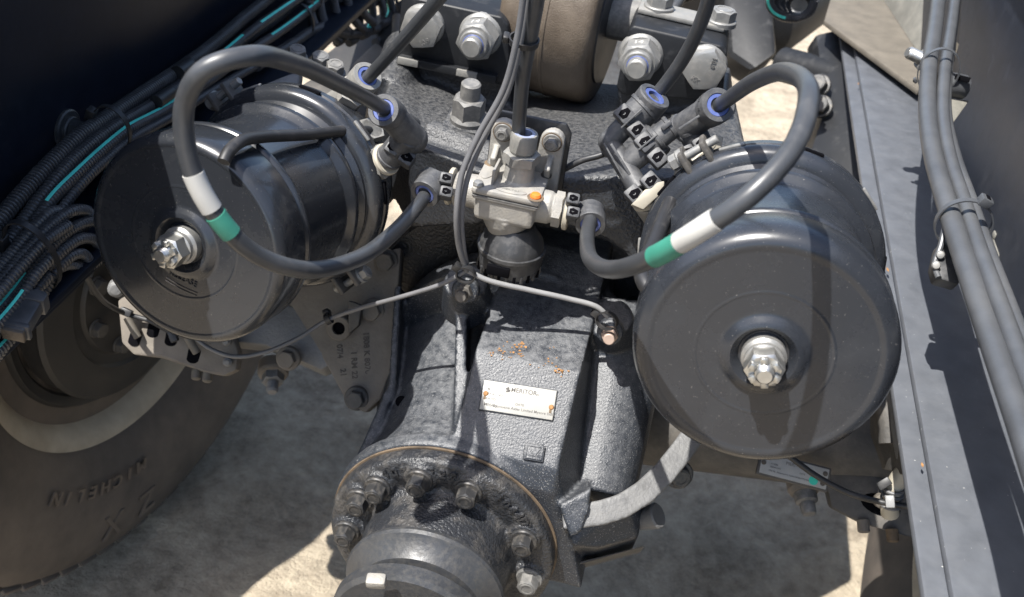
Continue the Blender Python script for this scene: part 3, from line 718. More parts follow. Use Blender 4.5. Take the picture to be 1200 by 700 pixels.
#@@VALVE
# ================================================================ relay valve
VO = W(600, 212, 1.10)
def valve():
    c = thing('relay_valve', 'cream aluminium relay valve with an orange screw on its lid', 'valve', VO)
    f = T(VO)
    b = new()
    box(b, f @ T((0,0,-.024)), .066, .062, .030, .006)
    box(b, f @ T((0,0,-.010)), .071, .066, .006, .002)
    lathe(b, f @ T((0,-.002,-.060)), [(0,0),(.020,0),(.026,.012),(.030,.028),(0,.028)], 36)
    lathe(b, f @ T((.003,-.026,-.045)), [(0,0),(.004,0),(.006,.008),(0,.02)], 16)
    for s in (-1, 1): lathe(b, frame(VO+Vector((s*.028,-.004,-.020)), X*s), [(0,0),(.019,0),(.018,.018),(.016,.020),(.016,.026),(0,.026)], 32)
    # mounting back plate with two ears
    ear = []
    for cx in (-1, 1):
        for k in range(9):
            a = math.pi*(1-k/8); ear.append((cx*.027+.0135*math.cos(a), .040+.0135*math.sin(a)))
        if cx == -1: ear += [(-.0125,.020),(.0125,.020)]
    ear += [(.0405,-.030),(-.0405,-.030)]
    prism(b, frame(VO+Vector((.006,.040,0)), Y*-1, X), ear, .011, .002)
    for s in (-1, 1): box(b, f @ T((s*.030+.004, .028, .010)) @ Matrix.Rotation(.5,4,'X'), .007, .024, .024, .002)
    obj('body', cast(b, .0012, 2), 'alu', c, 180)
    b = new(); box(b, f @ T((0,0,-.0025)), .074, .069, .008, .003); lid = obj('lid', b, 'alu', c)
    b = new(); box(b, f @ T((0,0,-.0082)), .072, .067, .0022, .0008); obj('gasket', b, 'greynut', c)
    # raised pads with makers' marks
    b = new()
    t = [(math.cos(2*math.pi*k/24)*.017, math.sin(2*math.pi*k/24)*.0065) for k in range(24)]
    prism(b, f @ T((.004,-.025,.0013)), t, .0012, .0004); prism(b, f @ T((-.027,.004,.0013)) @ Matrix.Rotation(rad(80),4,'Z'), [(x*.9,y) for x, y in t], .0012, .0004)
    box(b, f @ T((-.0175,-.006,.010)), .003, .030, .018, .001)
    obj('raised_pads', b, 'alu', lid)
    b = new(); text(b, 'MERITOR', .0045, f @ T((.004,-.025,.0026)), .0003); obj('lettering', b, 'alu2', lid)
    b = new(); lathe(b, f @ T((.006,.004,0)), [(0,0),(.0195,0),(.0165,.005),(.0155,.024),(0,.024)], 40); obj('inlet_tower', b, 'alu', c)
    b = new(); hexn(b, f @ T((.006,.004,.023)) @ Matrix.Rotation(.25,4,'Z'), .035, .011); nt = obj('inlet_hex', b, 'alu2', c)
    b = new(); lathe(b, f @ T((.006,.004,.034)), [(0,0),(.0125,0),(.0142,.003),(.0146,.020),(.0136,.0225),(.0115,.0225),(.0110,.016),(0,.016)], 40); obj('collar', b, 'alu2', c)
    b = new(); ring(b, f @ T((.006,.004,.049)), .0117, .0080, .0075, 36, .0006); obj('blue_ring', b, 'bluelight', c)
    for (x, y, m) in ((-.031,-.027,'zinc'),(.031,-.027,'orange'),(-.028,.027,'zinc'),(.033,.024,'blackbolt')):
        b = new(); lathe(b, f @ T((x,y,.001)), [(0,0),(.0058,0),(.0060,.002),(.0048,.0046),(.002,.0056),(0,.0056)], 24); s = obj('screw', b, m, c)
        b = new(); box(b, f @ T((x,y,.0054)) @ Matrix.Rotation(.5,4,'Z'), .006, .0012, .0012); box(b, f @ T((x,y,.0053)) @ Matrix.Rotation(.5+math.pi/2,4,'Z'), .006, .0012, .0012); obj('cross_slot', b, 'void' if m != 'orange' else 'rust', s)
        if m == 'orange' or (x, y) == (-.028, .027):
            b = new(); lathe(b, f @ T((x,y,.0012)), [(0,0),(.0092,0),(.0085,.0006),(0,.0006)], 20); obj('rust_halo', b, 'rustedge', c)
    for s in (-1, 1):
        b = new(); bolt(b, frame(VO+Vector((.006+s*.027,.029,.040)), -Y), .0125, .008, .0100, .0025); obj('bolt', b, 'greynut', c)
        b = new(); ring(b, frame(VO+Vector((.006+s*.027,.0288,.040)), -Y), .0112, .0085, .0008, 28, .0002); obj('rust_ring', b, 'rustedge', c)
    b = new(); prism(b, frame(VO+Vector((.007,.0465,.003)), Y*-1, X), [(x*1.09, y*1.06) for x, y in [(-.0405,-.03),(-.0405,.042),(-.034,.052),(.034,.052),(.0405,.042),(.0405,-.03)]], .006, .002); obj('back_bracket', b, 'black', c)
    # exhaust silencer under the valve
    b = new(); lathe(b, f @ T((.010,-.002,-.108)), [(0,.003),(.026,.003),(.031,0),(.035,.004),(.0365,.014),(.0365,.030),(.034,.040),(.026,.050),(.022,.058),(0,.058)], 48); ex = obj('exhaust_port', b, 'fitd', c)
    b = new(); lathe(b, f @ T((.010,-.002,-.0825)), [(.034,0),(.0385,.001),(.0385,.005),(.034,.006)], 48); obj('rim', b, 'fitd', ex)
    for k in range(26):
        a = 2*math.pi*k/26; q = VO+Vector((.010+.0352*math.cos(a), -.002+.0352*math.sin(a), -.103))
        inst('louvre', 'louvre', lambda t: box(t, I4, .003, .0034, .010, .0006), 'void' if k % 2 else 'fitd', ex, T(q) @ Matrix.Rotation(a,4,'Z'))
    b = new(); box(b, f @ T((.004,-.0382,-.092)) , .026, .005, .012, .001); obj('label_window', b, 'void', ex)
    # side adapter rings
    for s in (-1, 1):
        q = VO+Vector((s*.050,-.004,-.020))
        b = new(); hexn(b, frame(q, X*s), .034, .010); obj('adapter_hex', b, 'alu', c)
        b = new(); lathe(b, frame(q+X*s*.012, X*s), [(0,0),(.0185,0),(.0205,.001),(.0205,.005),(.019,.006),(0,.006)], 36); obj('cream_ring', b, 'cream', c)
valve()
#@@FITTINGS
# ================================================================ push-in connectors
def collar(t, p, ax, r=.0165, L=.026, rim='blue', m='fit'):
    """socket with a coloured release ring; p = mouth, ax = outwards along the hose"""
    ax = Vector(ax).normalized(); f = frame(p, -ax)
    b = new(); lathe(b, f, [(r*.64,.004),(r*.68,0),(r*.95,0),(r,.0018),(r,L*.55),(r*.93,L*.62),(r*.93,L),(0,L),(0,.006),(r*.64,.006)], 40); obj('socket', b, m, t)
    b = new(); ring(b, f @ T((0,0,.0008)), r*.66, .0078, .004, 36, .0006); obj('release_ring', b, rim, t)
def collar_text(t, p, ax, s, r, back, size=.0068):
    ax = Vector(ax).normalized(); c0 = Vector(p)-ax*back; up = toC(c0)+Vector((0,0,.5)); up = (up-ax*up.dot(ax)).normalized(); sd = ax.cross(up); b = new()
    for i, ch in enumerate(s):
        a = (i-(len(s)-1)/2)*size*.62/r; n = up*math.cos(a)+sd*math.sin(a); text(b, ch, size, frame(c0+n*r, n, ax.cross(n)), .0003, .0001)
    obj('lettering', b, 'fitd', t)
def clip(t, p, ax, side, r=.0155):
    """locking clip: a cream ring with small dark windows"""
    f = frame(p, ax, side)
    b = new(); lathe(b, f, [(0,0),(r*1.12,0),(r*1.2,.002),(r*1.2,.005),(r*1.05,.0065),(0,.0065)], 32); obj('cream_ring', b, 'cream', t)
def wins(t, body, spots, s, vx):
    for px, py in spots:
        h, n = snap(body, px, py)
        if h is None: continue
        window(t, h, n*.5+toC(h)*.5, V(*vx), s)
def window(t, p, nrm, xd, s=.0075):
    f = frame(p, nrm, xd); b = new(); prism(b, f @ T((0,0,-.0014)), [(-s*.42,-s*.7),(s*.42,-s*.7),(s*.62,-s*.1),(s*.30,s*.8),(-s*.30,s*.8),(-s*.62,-s*.1)], .0018, .0003); w = obj('clip_window', b, 'void', t)
    b = new(); tube(b, [f @ Vector(q) for q in ((0,-s*.28,.0005),(s*.14,-s*.1,.0006),(0,s*.1,.0005))], s*.07, 6, .001); obj('clip_wire', b, 'fit', w)
def seg(b, p, q, r, r2=None, lips=True):
    """moulded tube with stepped lips at both ends"""
    p = Vector(p); q = Vector(q); L = (q-p).length; r2 = r2 or r; e = min(.004, L*.2)
    pr = [(0,0),(r*1.0,0),(r*1.08,.0008),(r*1.08,e),(r,e+.0008),(r2,L-e-.0008),(r2*1.08,L-e),(r2*1.08,L-.0008),(r2,L),(0,L)] if lips else [(0,0),(r-.001,0),(r,.001),(r2,L-.001),(r2-.001,L),(0,L)]
    return lathe(b, frame(p, q-p), pr, 32)
def ball(b, p, r): return lathe(b, T(p), [(0,-r)]+[(r*math.cos(a), r*math.sin(a)) for a in [math.pi*(k/8-.5) for k in range(1,8)]]+[(0,r)], 24)
def rib(b, p, q, w, d):
    """raised straight rib turned to the light side"""
    p = Vector(p); q = Vector(q); box(b, frame((p+q)/2, toC(p), q-p), (q-p).length, w, d, .0006)
def pad(t, b, px, py, d, vx, sx=.017, sy=.019, dz=.014, s=.0082):
    """flat clip housing that faces outwards, with its keyhole window; returns the window job"""
    p = W(px, py, d); n = (toC(p)+Vector((0,0,.35))).normalized(); f = frame(p, n, V(*vx)); box(b, f @ T((0,0,-dz/2)), sx, sy, dz, .0025)
    return (p, n, V(*vx).cross(n), s)
def fittings():
    # elbows on both valve ports
    for sd_, lab, p, ax, wpx in ((-1, 'grey elbow connector on the left port of the valve', W(497,228,1.075), V(-.42,.62,-.66), (523,216)), (1, 'grey elbow connector on the right port of the valve', W(692,264,1.075), V(-.05,.62,-.75), (672,240))):
        ax = ax.normalized(); q = VO+Vector((sd_*.068,-.004,-.020)); e = q+X*sd_*.022
        t = thing('elbow_connector', lab, 'connector', e)
        b = new(); seg(b, q-X*sd_*.008, e, .0135); ball(b, e, .0155); seg(b, e, p-ax*.016, .0148, .0152, False)
        jobs = []
        for dy in (-8, 8): jobs.append(pad(t, b, wpx[0], wpx[1]+dy, 1.066, (1,.2,0), .014, .012, .020, .006))
        obj('body', b, 'fit', t); collar(t, p, ax)
        for j in jobs: window(t, *j)
    # left chamber connector
    t = thing('angle_connector', 'dark angled connector where the left loop ends', 'connector', W(470, 160, 1.1))
    p = W(449, 129, 1.045); ax = (W(425,112,.99)-W(452,128,1.05)).normalized(); e = W(484, 163, 1.105)
    k = W(455, 186, 1.125)
    b = new(); seg(b, p-ax*.02, e, .0150, .0160, False); ball(b, e, .0165); seg(b, e-(e-p).normalized()*.010, k, .0150, .0145)
    for i in range(9): rib(b, W(470+i*2.6,139+i*2.7,1.066+.004*i), W(474+i*2.6,136+i*2.7,1.066+.004*i), .0016, .006)
    jobs = [pad(t, b, 461, 172, 1.098, (.8,.5,0), .016, .016, .02, .0085), pad(t, b, 477, 184, 1.100, (.8,.5,0), .016, .016, .02, .0085)]
    obj('body', b, 'fit', t); collar(t, p, ax, .0172, .030)
    for j in jobs: window(t, *j)
    clip(t, k, W(440,193,1.14)-k, X, .0150)
    b = new(); hexn(b, frame(W(449,189,1.135), W(425,196,1.165)-W(449,189,1.135)), .034, .012); cyl(b, W(440,191,1.145), W(410,200,1.19), .0150, .0175, 28); obj('port_nut', b, 'alu2', t)
    b = new(); seg(b, W(436,150,1.17), W(424,170,1.19), .0125, .015); hexn(b, frame(W(436,150,1.17), W(424,170,1.19)-W(436,150,1.17)), .028, .010); obj('blanking_plug', b, 'alu2', t)
    # upper left pale socket
    t = thing('straight_connector', 'pale grey straight connector behind the left chamber', 'connector', W(415, 110, 1.18))
    ax = (W(480,38,1.06)-W(425,98,1.15)).normalized(); p = W(431, 89, 1.145)
    collar(t, p, ax, .0178, .034, 'blue', 'alu2')
    b = new(); f = frame(p-ax*.046, ax); hexn(b, f, .036, .014); obj('hex', b, 'alu', t)
    b = new(); cyl(b, p-ax*.044, p-ax*.085, .0150, .022, 28); obj('port', b, 'alu2', t)
    # branched connector on the right
    t = thing('branch_connector', 'black branched connector with clip windows on the right chamber', 'connector', W(740, 175, 1.1))
    ax = (W(800,70,1.05)-W(758,122,1.09)).normalized(); p = W(768, 112, 1.075)
    collar(t, p, ax, .0185, .034); collar_text(t, p, ax, '12x1.5', .0186, .009)
    A = W(757,124,1.083); Bp = W(714,166,1.095); Cc = W(750,224,1.07)
    b = new(); seg(b, A, W(733,147,1.088), .0172, .0168); seg(b, W(737,143,1.087), Bp, .0120, .0120, False); ball(b, Bp, .0125)
    seg(b, Bp, Cc, .0105, .0115, False); seg(b, W(732,196,1.085), W(772,160,1.072), .0125, .0150); seg(b, W(742,146,1.085), W(776,184,1.078), .0112, .0112)
    rib(b, W(718,172,1.078), W(745,216,1.056), .003, .004); rib(b, W(709,170,1.08), W(738,222,1.062), .002, .004)
    rib(b, W(752,128,1.06), W(728,150,1.07), .002, .006); rib(b, W(748,176,1.064), W(770,158,1.056), .002, .006)
    pslab(b, [(704,172,1.10),(716,158,1.085),(724,168,1.082),(712,184,1.09)], V(0,0,1)*.018, .002)
    vx = (.75,-.65,0)
    jobs = [pad(t, b, *a) for a in ((732,133,1.068,vx),(747,152,1.066,vx),(756,166,1.060,vx),(771,184,1.060,vx),(744,227,1.058,vx),(763,212,1.054,vx))]
    obj('body', b, 'fit', t)
    for j in jobs: window(t, *j)
    b = new(); seg(b, W(768,164,1.070), W(788,148,1.066), .0128, .0128); box(b, frame(W(781,147,1.054), toC(W(781,147,1.054)), W(787,150,1)-W(768,166,1)), .012, .005, .008, .001); obj('plug', b, 'fit', t)
    nx = (W(768,246,1.085)-W(752,222,1.07)).normalized()
    clip(t, W(759,229,1.075), nx, X, .0165)
    b = new(); pslab(b, [(740,240,1.052),(748,232,1.05),(756,222,1.049),(764,221,1.049),(770,214,1.047),(779,212,1.047),(778,224,1.05),(754,246,1.053)], V(0,0,1)*.012, .0015); obj('clip_tab', b, 'cream', t)
    b = new(); cyl(b, W(760,232,1.078), W(780,262,1.115), .0190, .0185, 28, .001); obj('port', b, 'alu2', t)
    # right loop connector
    t = thing('angle_connector', 'grey angled connector where the right loop starts', 'connector', W(830, 150, 1.06))
    ax = (W(885,95,.93)-W(842,124,1.02)).normalized(); p = W(842, 123, 1.02)
    collar(t, p, ax, .0178, .032); collar_text(t, p, ax, '12x1.5', .0179, .009)
    b = new(); seg(b, p-ax*.024, W(797,152,1.075), .0156, .0152); seg(b, W(808,148,1.068), W(824,180,1.082), .0150, .0145)
    rib(b, W(832,128,1.012), W(804,146,1.052), .0025, .005)
    jobs = [pad(t, b, 806, 179, 1.050, (.85,-.5,0), .017, .017, .022, .0085), pad(t, b, 823, 168, 1.046, (.85,-.5,0), .017, .017, .022, .0085)]
    obj('body', b, 'fit', t)
    for j in jobs: window(t, *j)
    b = new(); pslab(b, [(802,188,1.046),(812,186,1.044),(820,179,1.042),(832,172,1.040),(840,158,1.040),(848,160,1.041),(845,176,1.043),(824,192,1.045),(805,197,1.047)], V(.05,0,1)*.014, .002); obj('clip_tab', b, 'cream', t)
    b = new(); cyl(b, W(822,178,1.075), W(848,212,1.115), .0190, .0235, 30, .001); obj('port', b, 'alu2', t)
fittings()
#@@AXLE
# ================================================================ axle housing behind the carrier
def axle():
    c = thing('axle_housing', 'dust covered axle housing left of the carrier with stamped numbers', 'axle housing', (PX, 1.15, .4))
    yc = 1.125
    b = new(); yl(b, [(0,yc),(.205,yc),(.208,yc+.006),(.208,yc+.05),(.19,yc+.10),(0,yc+.2)], 80, PX+.024, PZ+.052); obj('housing_face', b, 'taupe', c)
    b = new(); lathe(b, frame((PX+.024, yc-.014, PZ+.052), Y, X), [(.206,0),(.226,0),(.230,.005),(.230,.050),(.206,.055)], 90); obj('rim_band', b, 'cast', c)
    b = new(); pslab(b, [(322,330,1.36),(360,312,1.35),(420,300,1.35),(470,290,1.34),(466,345,1.33),(462,430,1.32),(446,468,1.315),(428,484,1.31),(408,474,1.315),(385,432,1.33),(352,380,1.35)], V(.05,.1,1)*.03, .003)
    pl = obj('side_plate', b, 'taupe', c)
    for px, py, m in ((453,306,'darkdust'),(437,364,'taupe'),(418,467,'darkdust'),(338,420,'taupe')):
        h, n = snap(pl, px, py)
        if h is None: h = W(px, py, 1.33)
        b = new(); bolt(b, frame(h, V(-.1,.15,-1)), .021, .012, .016, .004, False); obj('bolt', b, m, c)
    b = new(); p = W(398,384,1.325); ax = V(-.1,.2,-1).normalized(); ring(b, frame(p-ax*.02, ax), .0165, .0085, .026, 32, .0015); obj('eye_boss', b, 'taupe', c)
    b = new(); lathe(b, frame(p, ax), [(0,0),(.0086,0),(.0086,.001),(0,.001)], 20); obj('eye_hole', b, 'void', c)
    b = new(); pslab(b, [(408,352,1.30),(424,358,1.30),(420,382,1.305),(408,392,1.31)], V(0,0,1)*.02, .002); obj('clip_block', b, 'darkdust', c)
    b = new(); nn = V(-.05,-.1,-1)
    for s, px, py, a in (('1808 K 8070 22', 430, 420, 84), ('1 RM 22', 415, 428, 84), ('07/4', 398, 412, 82), ('21', 402, 437, 82)):
        h, n = snap(pl, px, py)
        if h is None: continue
        d = math.radians(a); text(b, s, .0105, frame(h+n*.0002, n, V(math.cos(d), math.sin(d), 0)), .0004, .0002)
    obj('stamped_number', b, 'stamp', pl)
    # tubes to the wheels
    b = new(); cyl(b, (PX-.1, 1.20, .58), (-.74, 1.22, .53), .088, .07, 40); obj('axle_tube', b, 'darkdust', c)
    b = new(); cyl(b, W(740,482,1.40), W(1120,530,1.32), .070, .066, 40); obj('axle_tube', b, 'darkdust', c)
    b = new(); pslab(b, [(268,400,1.36),(322,352,1.36),(348,360,1.35),(392,424,1.33),(376,434,1.335),(310,404,1.36)], V(.05,.35,1)*.035, .004); obj('cast_arm', b, 'galv', c)
    return c
axle()
def left_brackets():
    c = thing('slotted_bracket', 'dusty slotted bracket below the left chamber, wires tied to it', 'bracket', W(205, 400, 1.36))
    b = new(); pslab(b, [(137,352,1.36),(150,344,1.36),(196,356,1.355),(240,374,1.35),(270,386,1.345),(279,412,1.34),(277,434,1.335),(262,441,1.335),(240,437,1.34),(190,420,1.345),(156,416,1.35),(142,402,1.355)], V(.05,.1,1)*.022, .004)
    pl = obj('plate', b, 'taupe', c)
    for x, y, a in ((160,392,.3),(181,382,.2),(202,392,.2),(228,412,.2)):
        h, n = snap(pl, x, y); b = new()
        if h is None: h, n = W(x, y, 1.345), V(0,0,-1)
        prism(b, frame(h-n*.0004, n, V(1,a,0)), [(math.cos(k*math.pi/9)*.0085, math.sin(k*math.pi/9)*.006-.010*(k > 9)) for k in range(18)], .0012, .0003); obj('slot', b, 'void', c)
    for a, d in (((149,372,1.335),(162,396,1.34)), ((219,394,1.325),(231,414,1.33))):
        b = new(); cyl(b, W(*a), W(*d), .0055, .0055, 16, .001); obj('pin', b, 'sandplate', c)
    b = new(); pslab(b, [(128,332,1.38),(140,326,1.38),(215,362,1.37),(226,374,1.365),(190,368,1.37),(132,348,1.38)], V(0,.1,1)*.02, .003); obj('upper_plate', b, 'darkdust', c)
    b = new(); lathe(b, frame(W(138,336,1.375), V(.2,.3,-1)), [(0,0),(.012,0),(.011,.014),(.007,.017),(0,.018)], 20); obj('pale_cap', b, 'galv', c)
    b = new()
    for q in ((266,400,1.335),(267,424,1.33)): lathe(b, frame(W(*q), V(0,.2,-1)), [(0,-.004),(.006,-.004),(.006,.003),(.003,.006),(0,.006)], 14)
    obj('bolt_end', b, 'galv', c)
    for q in ((230,441,1.345),(243,444,1.345)):
        b = new(); lathe(b, frame(W(*q), V(0,1,-.3)), [(0,-.008),(.0065,-.008),(.0065,.003),(.004,.005),(0,.005)], 14); obj('bolt_end', b, 'sandplate', c)
    for q, a in (((148,366,1.335),.4), ((203,394,1.33),1.2)):
        b = new(); box(b, frame(W(*q), V(0,0,-1), V(math.cos(a),math.sin(a),0)), .016, .010, .010, .002); obj('tie_head', b, 'black', c)
    c = thing('hanging_bolt', 'grey nut and pale bolt end below the drooping cable', 'bolt', W(318, 450, 1.38))
    ax = V(.1,.75,-.6).normalized(); p = W(320, 440, 1.39)
    b = new(); lathe(b, frame(p, ax), [(0,-.02),(.02,-.02),(.021,-.004),(.019,0),(0,0)], 28); obj('washer', b, 'taupe', c)
    b = new(); hexn(b, frame(p, ax), .026, .012); obj('nut', b, 'galv', c)
    b = new(); thread(b, p, ax, .008, .028); obj('stud', b, 'galv', c)
    t, s_ = hose('sensor_wire', 'black wire hanging from the conduits to the slotted bracket', [(100,322,1.15),(112,342,1.22),(128,358,1.30),(148,368,1.335),(175,376,1.34),(204,392,1.335)], .0035, 'black', 'wire', n=8)
left_brackets()
#@@RIGHTLOW
def right_low():
    c = thing('slotted_bracket', 'dusty bracket with an oval slot under the right rail', 'bracket', W(1020, 600, 1.3))
    b = new(); pslab(b, [(966,560,1.30),(985,545,1.30),(1040,562,1.28),(1110,585,1.26),(1112,640,1.25),(1060,628,1.26),(1010,614,1.28),(975,596,1.29)], V(.02,.1,1)*.02, .004); pl = obj('plate', b, 'darkdust', c)
    h, n = snap(pl, 1032, 592); b = new(); prism(b, frame(h-n*.0004, n, V(1,.35,0)), [(math.cos(k*math.pi/10)*.024, math.sin(k*math.pi/10)*.013) for k in range(20)], .0014, .0004); obj('slot', b, 'void', c)
    b = new(); lathe(b, frame(W(1034,588,1.262), V(0,0,-1)), [(0,-.01),(.009,-.01),(.009,0),(.006,.004),(0,.005)], 20); obj('pin', b, 'taupe', c)
    for q, m in (((1012,619,1.275),'taupe'), ((1046,630,1.262),'rustedge')):
        b = new(); lathe(b, frame(W(*q), V(0,1,-.3)), [(0,-.01),(.0075,-.01),(.0075,.004),(.005,.006),(0,.006)], 16); obj('bolt_end', b, m, c)
    c = thing('hanging_bolt', 'dull bolt hanging under the axle beside the right tag plate', 'bolt', W(946, 590, 1.32))
    ax = V(.05,.8,-.55).normalized(); p = W(943, 578, 1.33)
    b = new(); lathe(b, frame(p, ax), [(0,-.03),(.02,-.03),(.021,-.006),(.018,0),(0,0)], 28); obj('washer', b, 'taupe', c)
    b = new(); lathe(b, frame(p, ax), [(0,0),(.015,0),(.0145,.012),(.010,.014),(.0095,.026),(.008,.029),(0,.029)], 24); obj('stud', b, 'greynut', c)
    c = thing('tag_plate', 'cream printed tag plate with a green dot on the right axle tube', 'tag plate', W(935, 552, 1.27))
    pts = [W(897,531,1.262), W(975,551,1.25), W(962,574,1.245), W(889,553,1.257)]
    nx = (pts[1]-pts[0]).normalized(); nn = nx.cross(pts[0]-pts[3]).normalized(); nn = nn if nn.dot(toC(pts[0])) > 0 else -nn
    ce = sum(pts, Vector())/4; w = (pts[1]-pts[0]).length; h = (pts[0]-pts[3]).length; f = frame(ce, nn, nx)
    b = new(); box(b, f, w, h, .0015, .0005); obj('plate', b, 'plate', c)
    b = new(); box(b, f @ T((0,0,-.006)), w+.006, h+.005, .010, .002); obj('mount_pad', b, 'darkdust', c)
    b = new()
    for s, u, v, z in (('MERITOR',.0,.55,.22),('MODEL',-.6,.15,.11),('SERIAL NO',-.55,-.15,.11),('DATE',.25,-.1,.11),('Mfd. By  Automotive Axles Limited Mysore India',-.05,-.55,.115)): text(b, s, h*z, f @ T((u*w/2,v*h/2,.0009)), .0001)
    obj('lettering', b, 'ink', c)
    b = new(); lathe(b, f @ T((w*.30,-h*.22,.0008)), [(0,0),(.0055,0),(.005,.0004),(0,.0004)], 20); obj('green_dot', b, 'greendot', c)
    for u, v in ((-.92,.1),(.88,-.5),(.9,.5)):
        b = new(); lathe(b, f @ T((u*w/2,v*h/2,.0006)), [(0,0),(.0032,0),(.002,.0016),(0,.002)], 14); obj('rivet', b, 'stamp', c)
    hose('brake_hose', 'cream brake hose with wound grips beside the right rail', [(1100,505,1.17),(1078,535,1.18),(1052,563,1.19),(1043,590,1.20),(1043,602,1.21)], .0105, 'cream', 'hose')
    c = thing('hose_grip', 'grey spring grip wound round the cream hose end', 'hose clip', W(1043, 585, 1.19))
    for k in range(4):
        q = W(1047-k*1.0, 571+k*6, 1.189+.004*k); b = new(); ring(b, frame(q, W(1043,602,1.21)-W(1052,563,1.19)), .0128, .0100, .004, 24, .001); obj('coil', b, 'cable', c)
    b = new(); box(b, frame(W(1043,588,1.172), toC(W(1043,588,1.172)), V(1,0,0)), .010, .014, .006, .0015); obj('buckle', b, 'cablelight', c)
    b = new(); box(b, frame(W(1036,567,1.18), toC(W(1036,567,1.18)), V(1,-.6,0)), .016, .010, .008, .0015); obj('tie_head', b, 'black', c)
    hose('sensor_cable', 'black cable strung across the right axle tube to the cream hose', [(905,520,1.20),(925,535,1.205),(960,560,1.205),(1000,580,1.20),(1035,589,1.18),(1060,593,1.18),(1100,597,1.16)], .0036, 'black', 'cable', n=10)
    c = thing('spring_hanger', 'dark iron hanger with pale edge behind the right chamber', 'bracket', W(1045, 480, 1.25))
    b = new(); pslab(b, [(1028,440,1.22),(1052,425,1.20),(1060,520,1.16),(1072,560,1.14),(1045,552,1.2),(1030,510,1.22)], V(.0,.1,1)*.03, .004); obj('plate', b, 'darkdust', c)
    b = new(); pslab(b, [(1036,440,1.20),(1044,436,1.19),(1048,470,1.18),(1056,515,1.16),(1052,540,1.16),(1044,500,1.18)], V(.2,.1,1)*.012, .003); obj('pale_edge', b, 'galv', c)
    b = new(); tube(b, [W(1000,482,1.22), W(1025,472,1.22), W(1038,480,1.2), W(1042,520,1.19)], .012, 14); obj('bent_rod', b, 'darkdust', c)
right_low()
#@@WHEELS
def wheel(label, ctr, yaw, side, letters):
    a = Vector((math.cos(yaw)*side, math.sin(yaw), 0)); f = frame(ctr, a, Z)
    c = thing('truck_wheel', label, 'wheel', Vector(ctr)-Z*.52, 'rear wheels')
    b = new(); R = .52
    lathe(b, f, [(.272,-.02),(.278,.004),(.292,.016),(.325,.034),(.37,.046),(.415,.050),(.455,.046),(.47,.042),(.476,.038),(.484,.036),(.498,.020),(.506,-.004),(.512,-.02),(R,-.03),(R,-.24),(.5,-.27),(.4,-.3),(.27,-.25)], 120); ty = obj('tyre', b, 'tyre', c, 45)
    for k in range(72):
        an = 2*math.pi*k/72
        if math.sin(an) > .3: pass
        q = f @ Matrix.Rotation(an, 4, 'Z') @ T((.497, 0, .010)) @ Matrix.Rotation(rad(-58), 4, 'Y') @ Matrix.Rotation(rad(20), 4, 'X')
        inst('tread_lug', 'tread_lug', lambda t: box(t, I4, .034, .032, .010, .003), 'tyre', ty, q)
    if letters:
        for s, a0, st, r, sz, ex in (('MICHELIN', 3.0, .085, .345, .032, .0012), ('ZX', 3.02, .20, .425, .062, .0015)):
            for i, ch in enumerate(s):
                aa = letters + a0 + st*i if False else a0 - st*i
                # angle measured in the wheel plane, letters' heads outwards
                rr = r; z = .0445 if r < .4 else .0505
                m = f @ Matrix.Rotation(aa+letters, 4, 'Z') @ T((rr, 0, z)) @ Matrix.Rotation(rad(-90), 4, 'Z')
                b = new(); text(b, ch, sz, m, ex, .0008); obj('raised_letter', b, 'tyrelet', ty)
    b = new(); lathe(b, f, [(.232,-.18),(.234,-.05),(.242,-.028),(.256,-.010),(.270,.004),(.284,.010),(.288,.003),(.283,-.004),(.276,-.02),(.266,-.18)], 100); lathe(b, f, [(.10,-.16),(.262,-.17),(.262,-.18),(.10,-.17)], 80); obj('rim', b, 'rim', c, 50)
    b = new(); lathe(b, f, [(.0,-.10),(.222,-.10),(.224,-.04),(.220,-.02),(.214,-.012),(.208,-.014),(.20,-.016),(.196,-.02),(.19,-.02),(.186,.012),(.12,.016),(.11,.03),(.0,.03)], 90); dr = obj('brake_drum', b, 'drum', c)
    b = new(); lathe(b, f, [(.13,.016),(.188,.012),(.192,.018),(.186,.024),(.135,.030),(.13,.024)], 80); obj('dust_shield', b, 'drum', c)
    for k in range(8):
        an = 2*math.pi*(k+.3)/8; q = f @ T((.095*math.cos(an), .095*math.sin(an), .03)); inst('hub_bolt', 'hub_bolt', lambda t: bolt(t, I4, .022, .012, .015, .003, False), 'darkdust', c, q)
    return c
wheel('large dusty truck wheel with pale rim at the lower left', (-.775, 1.2, .52), rad(-11), 1, .0001)
wheel('dark truck wheel mostly hidden behind the right rail', (.572, 1.22, .52), rad(4), -1, 0)
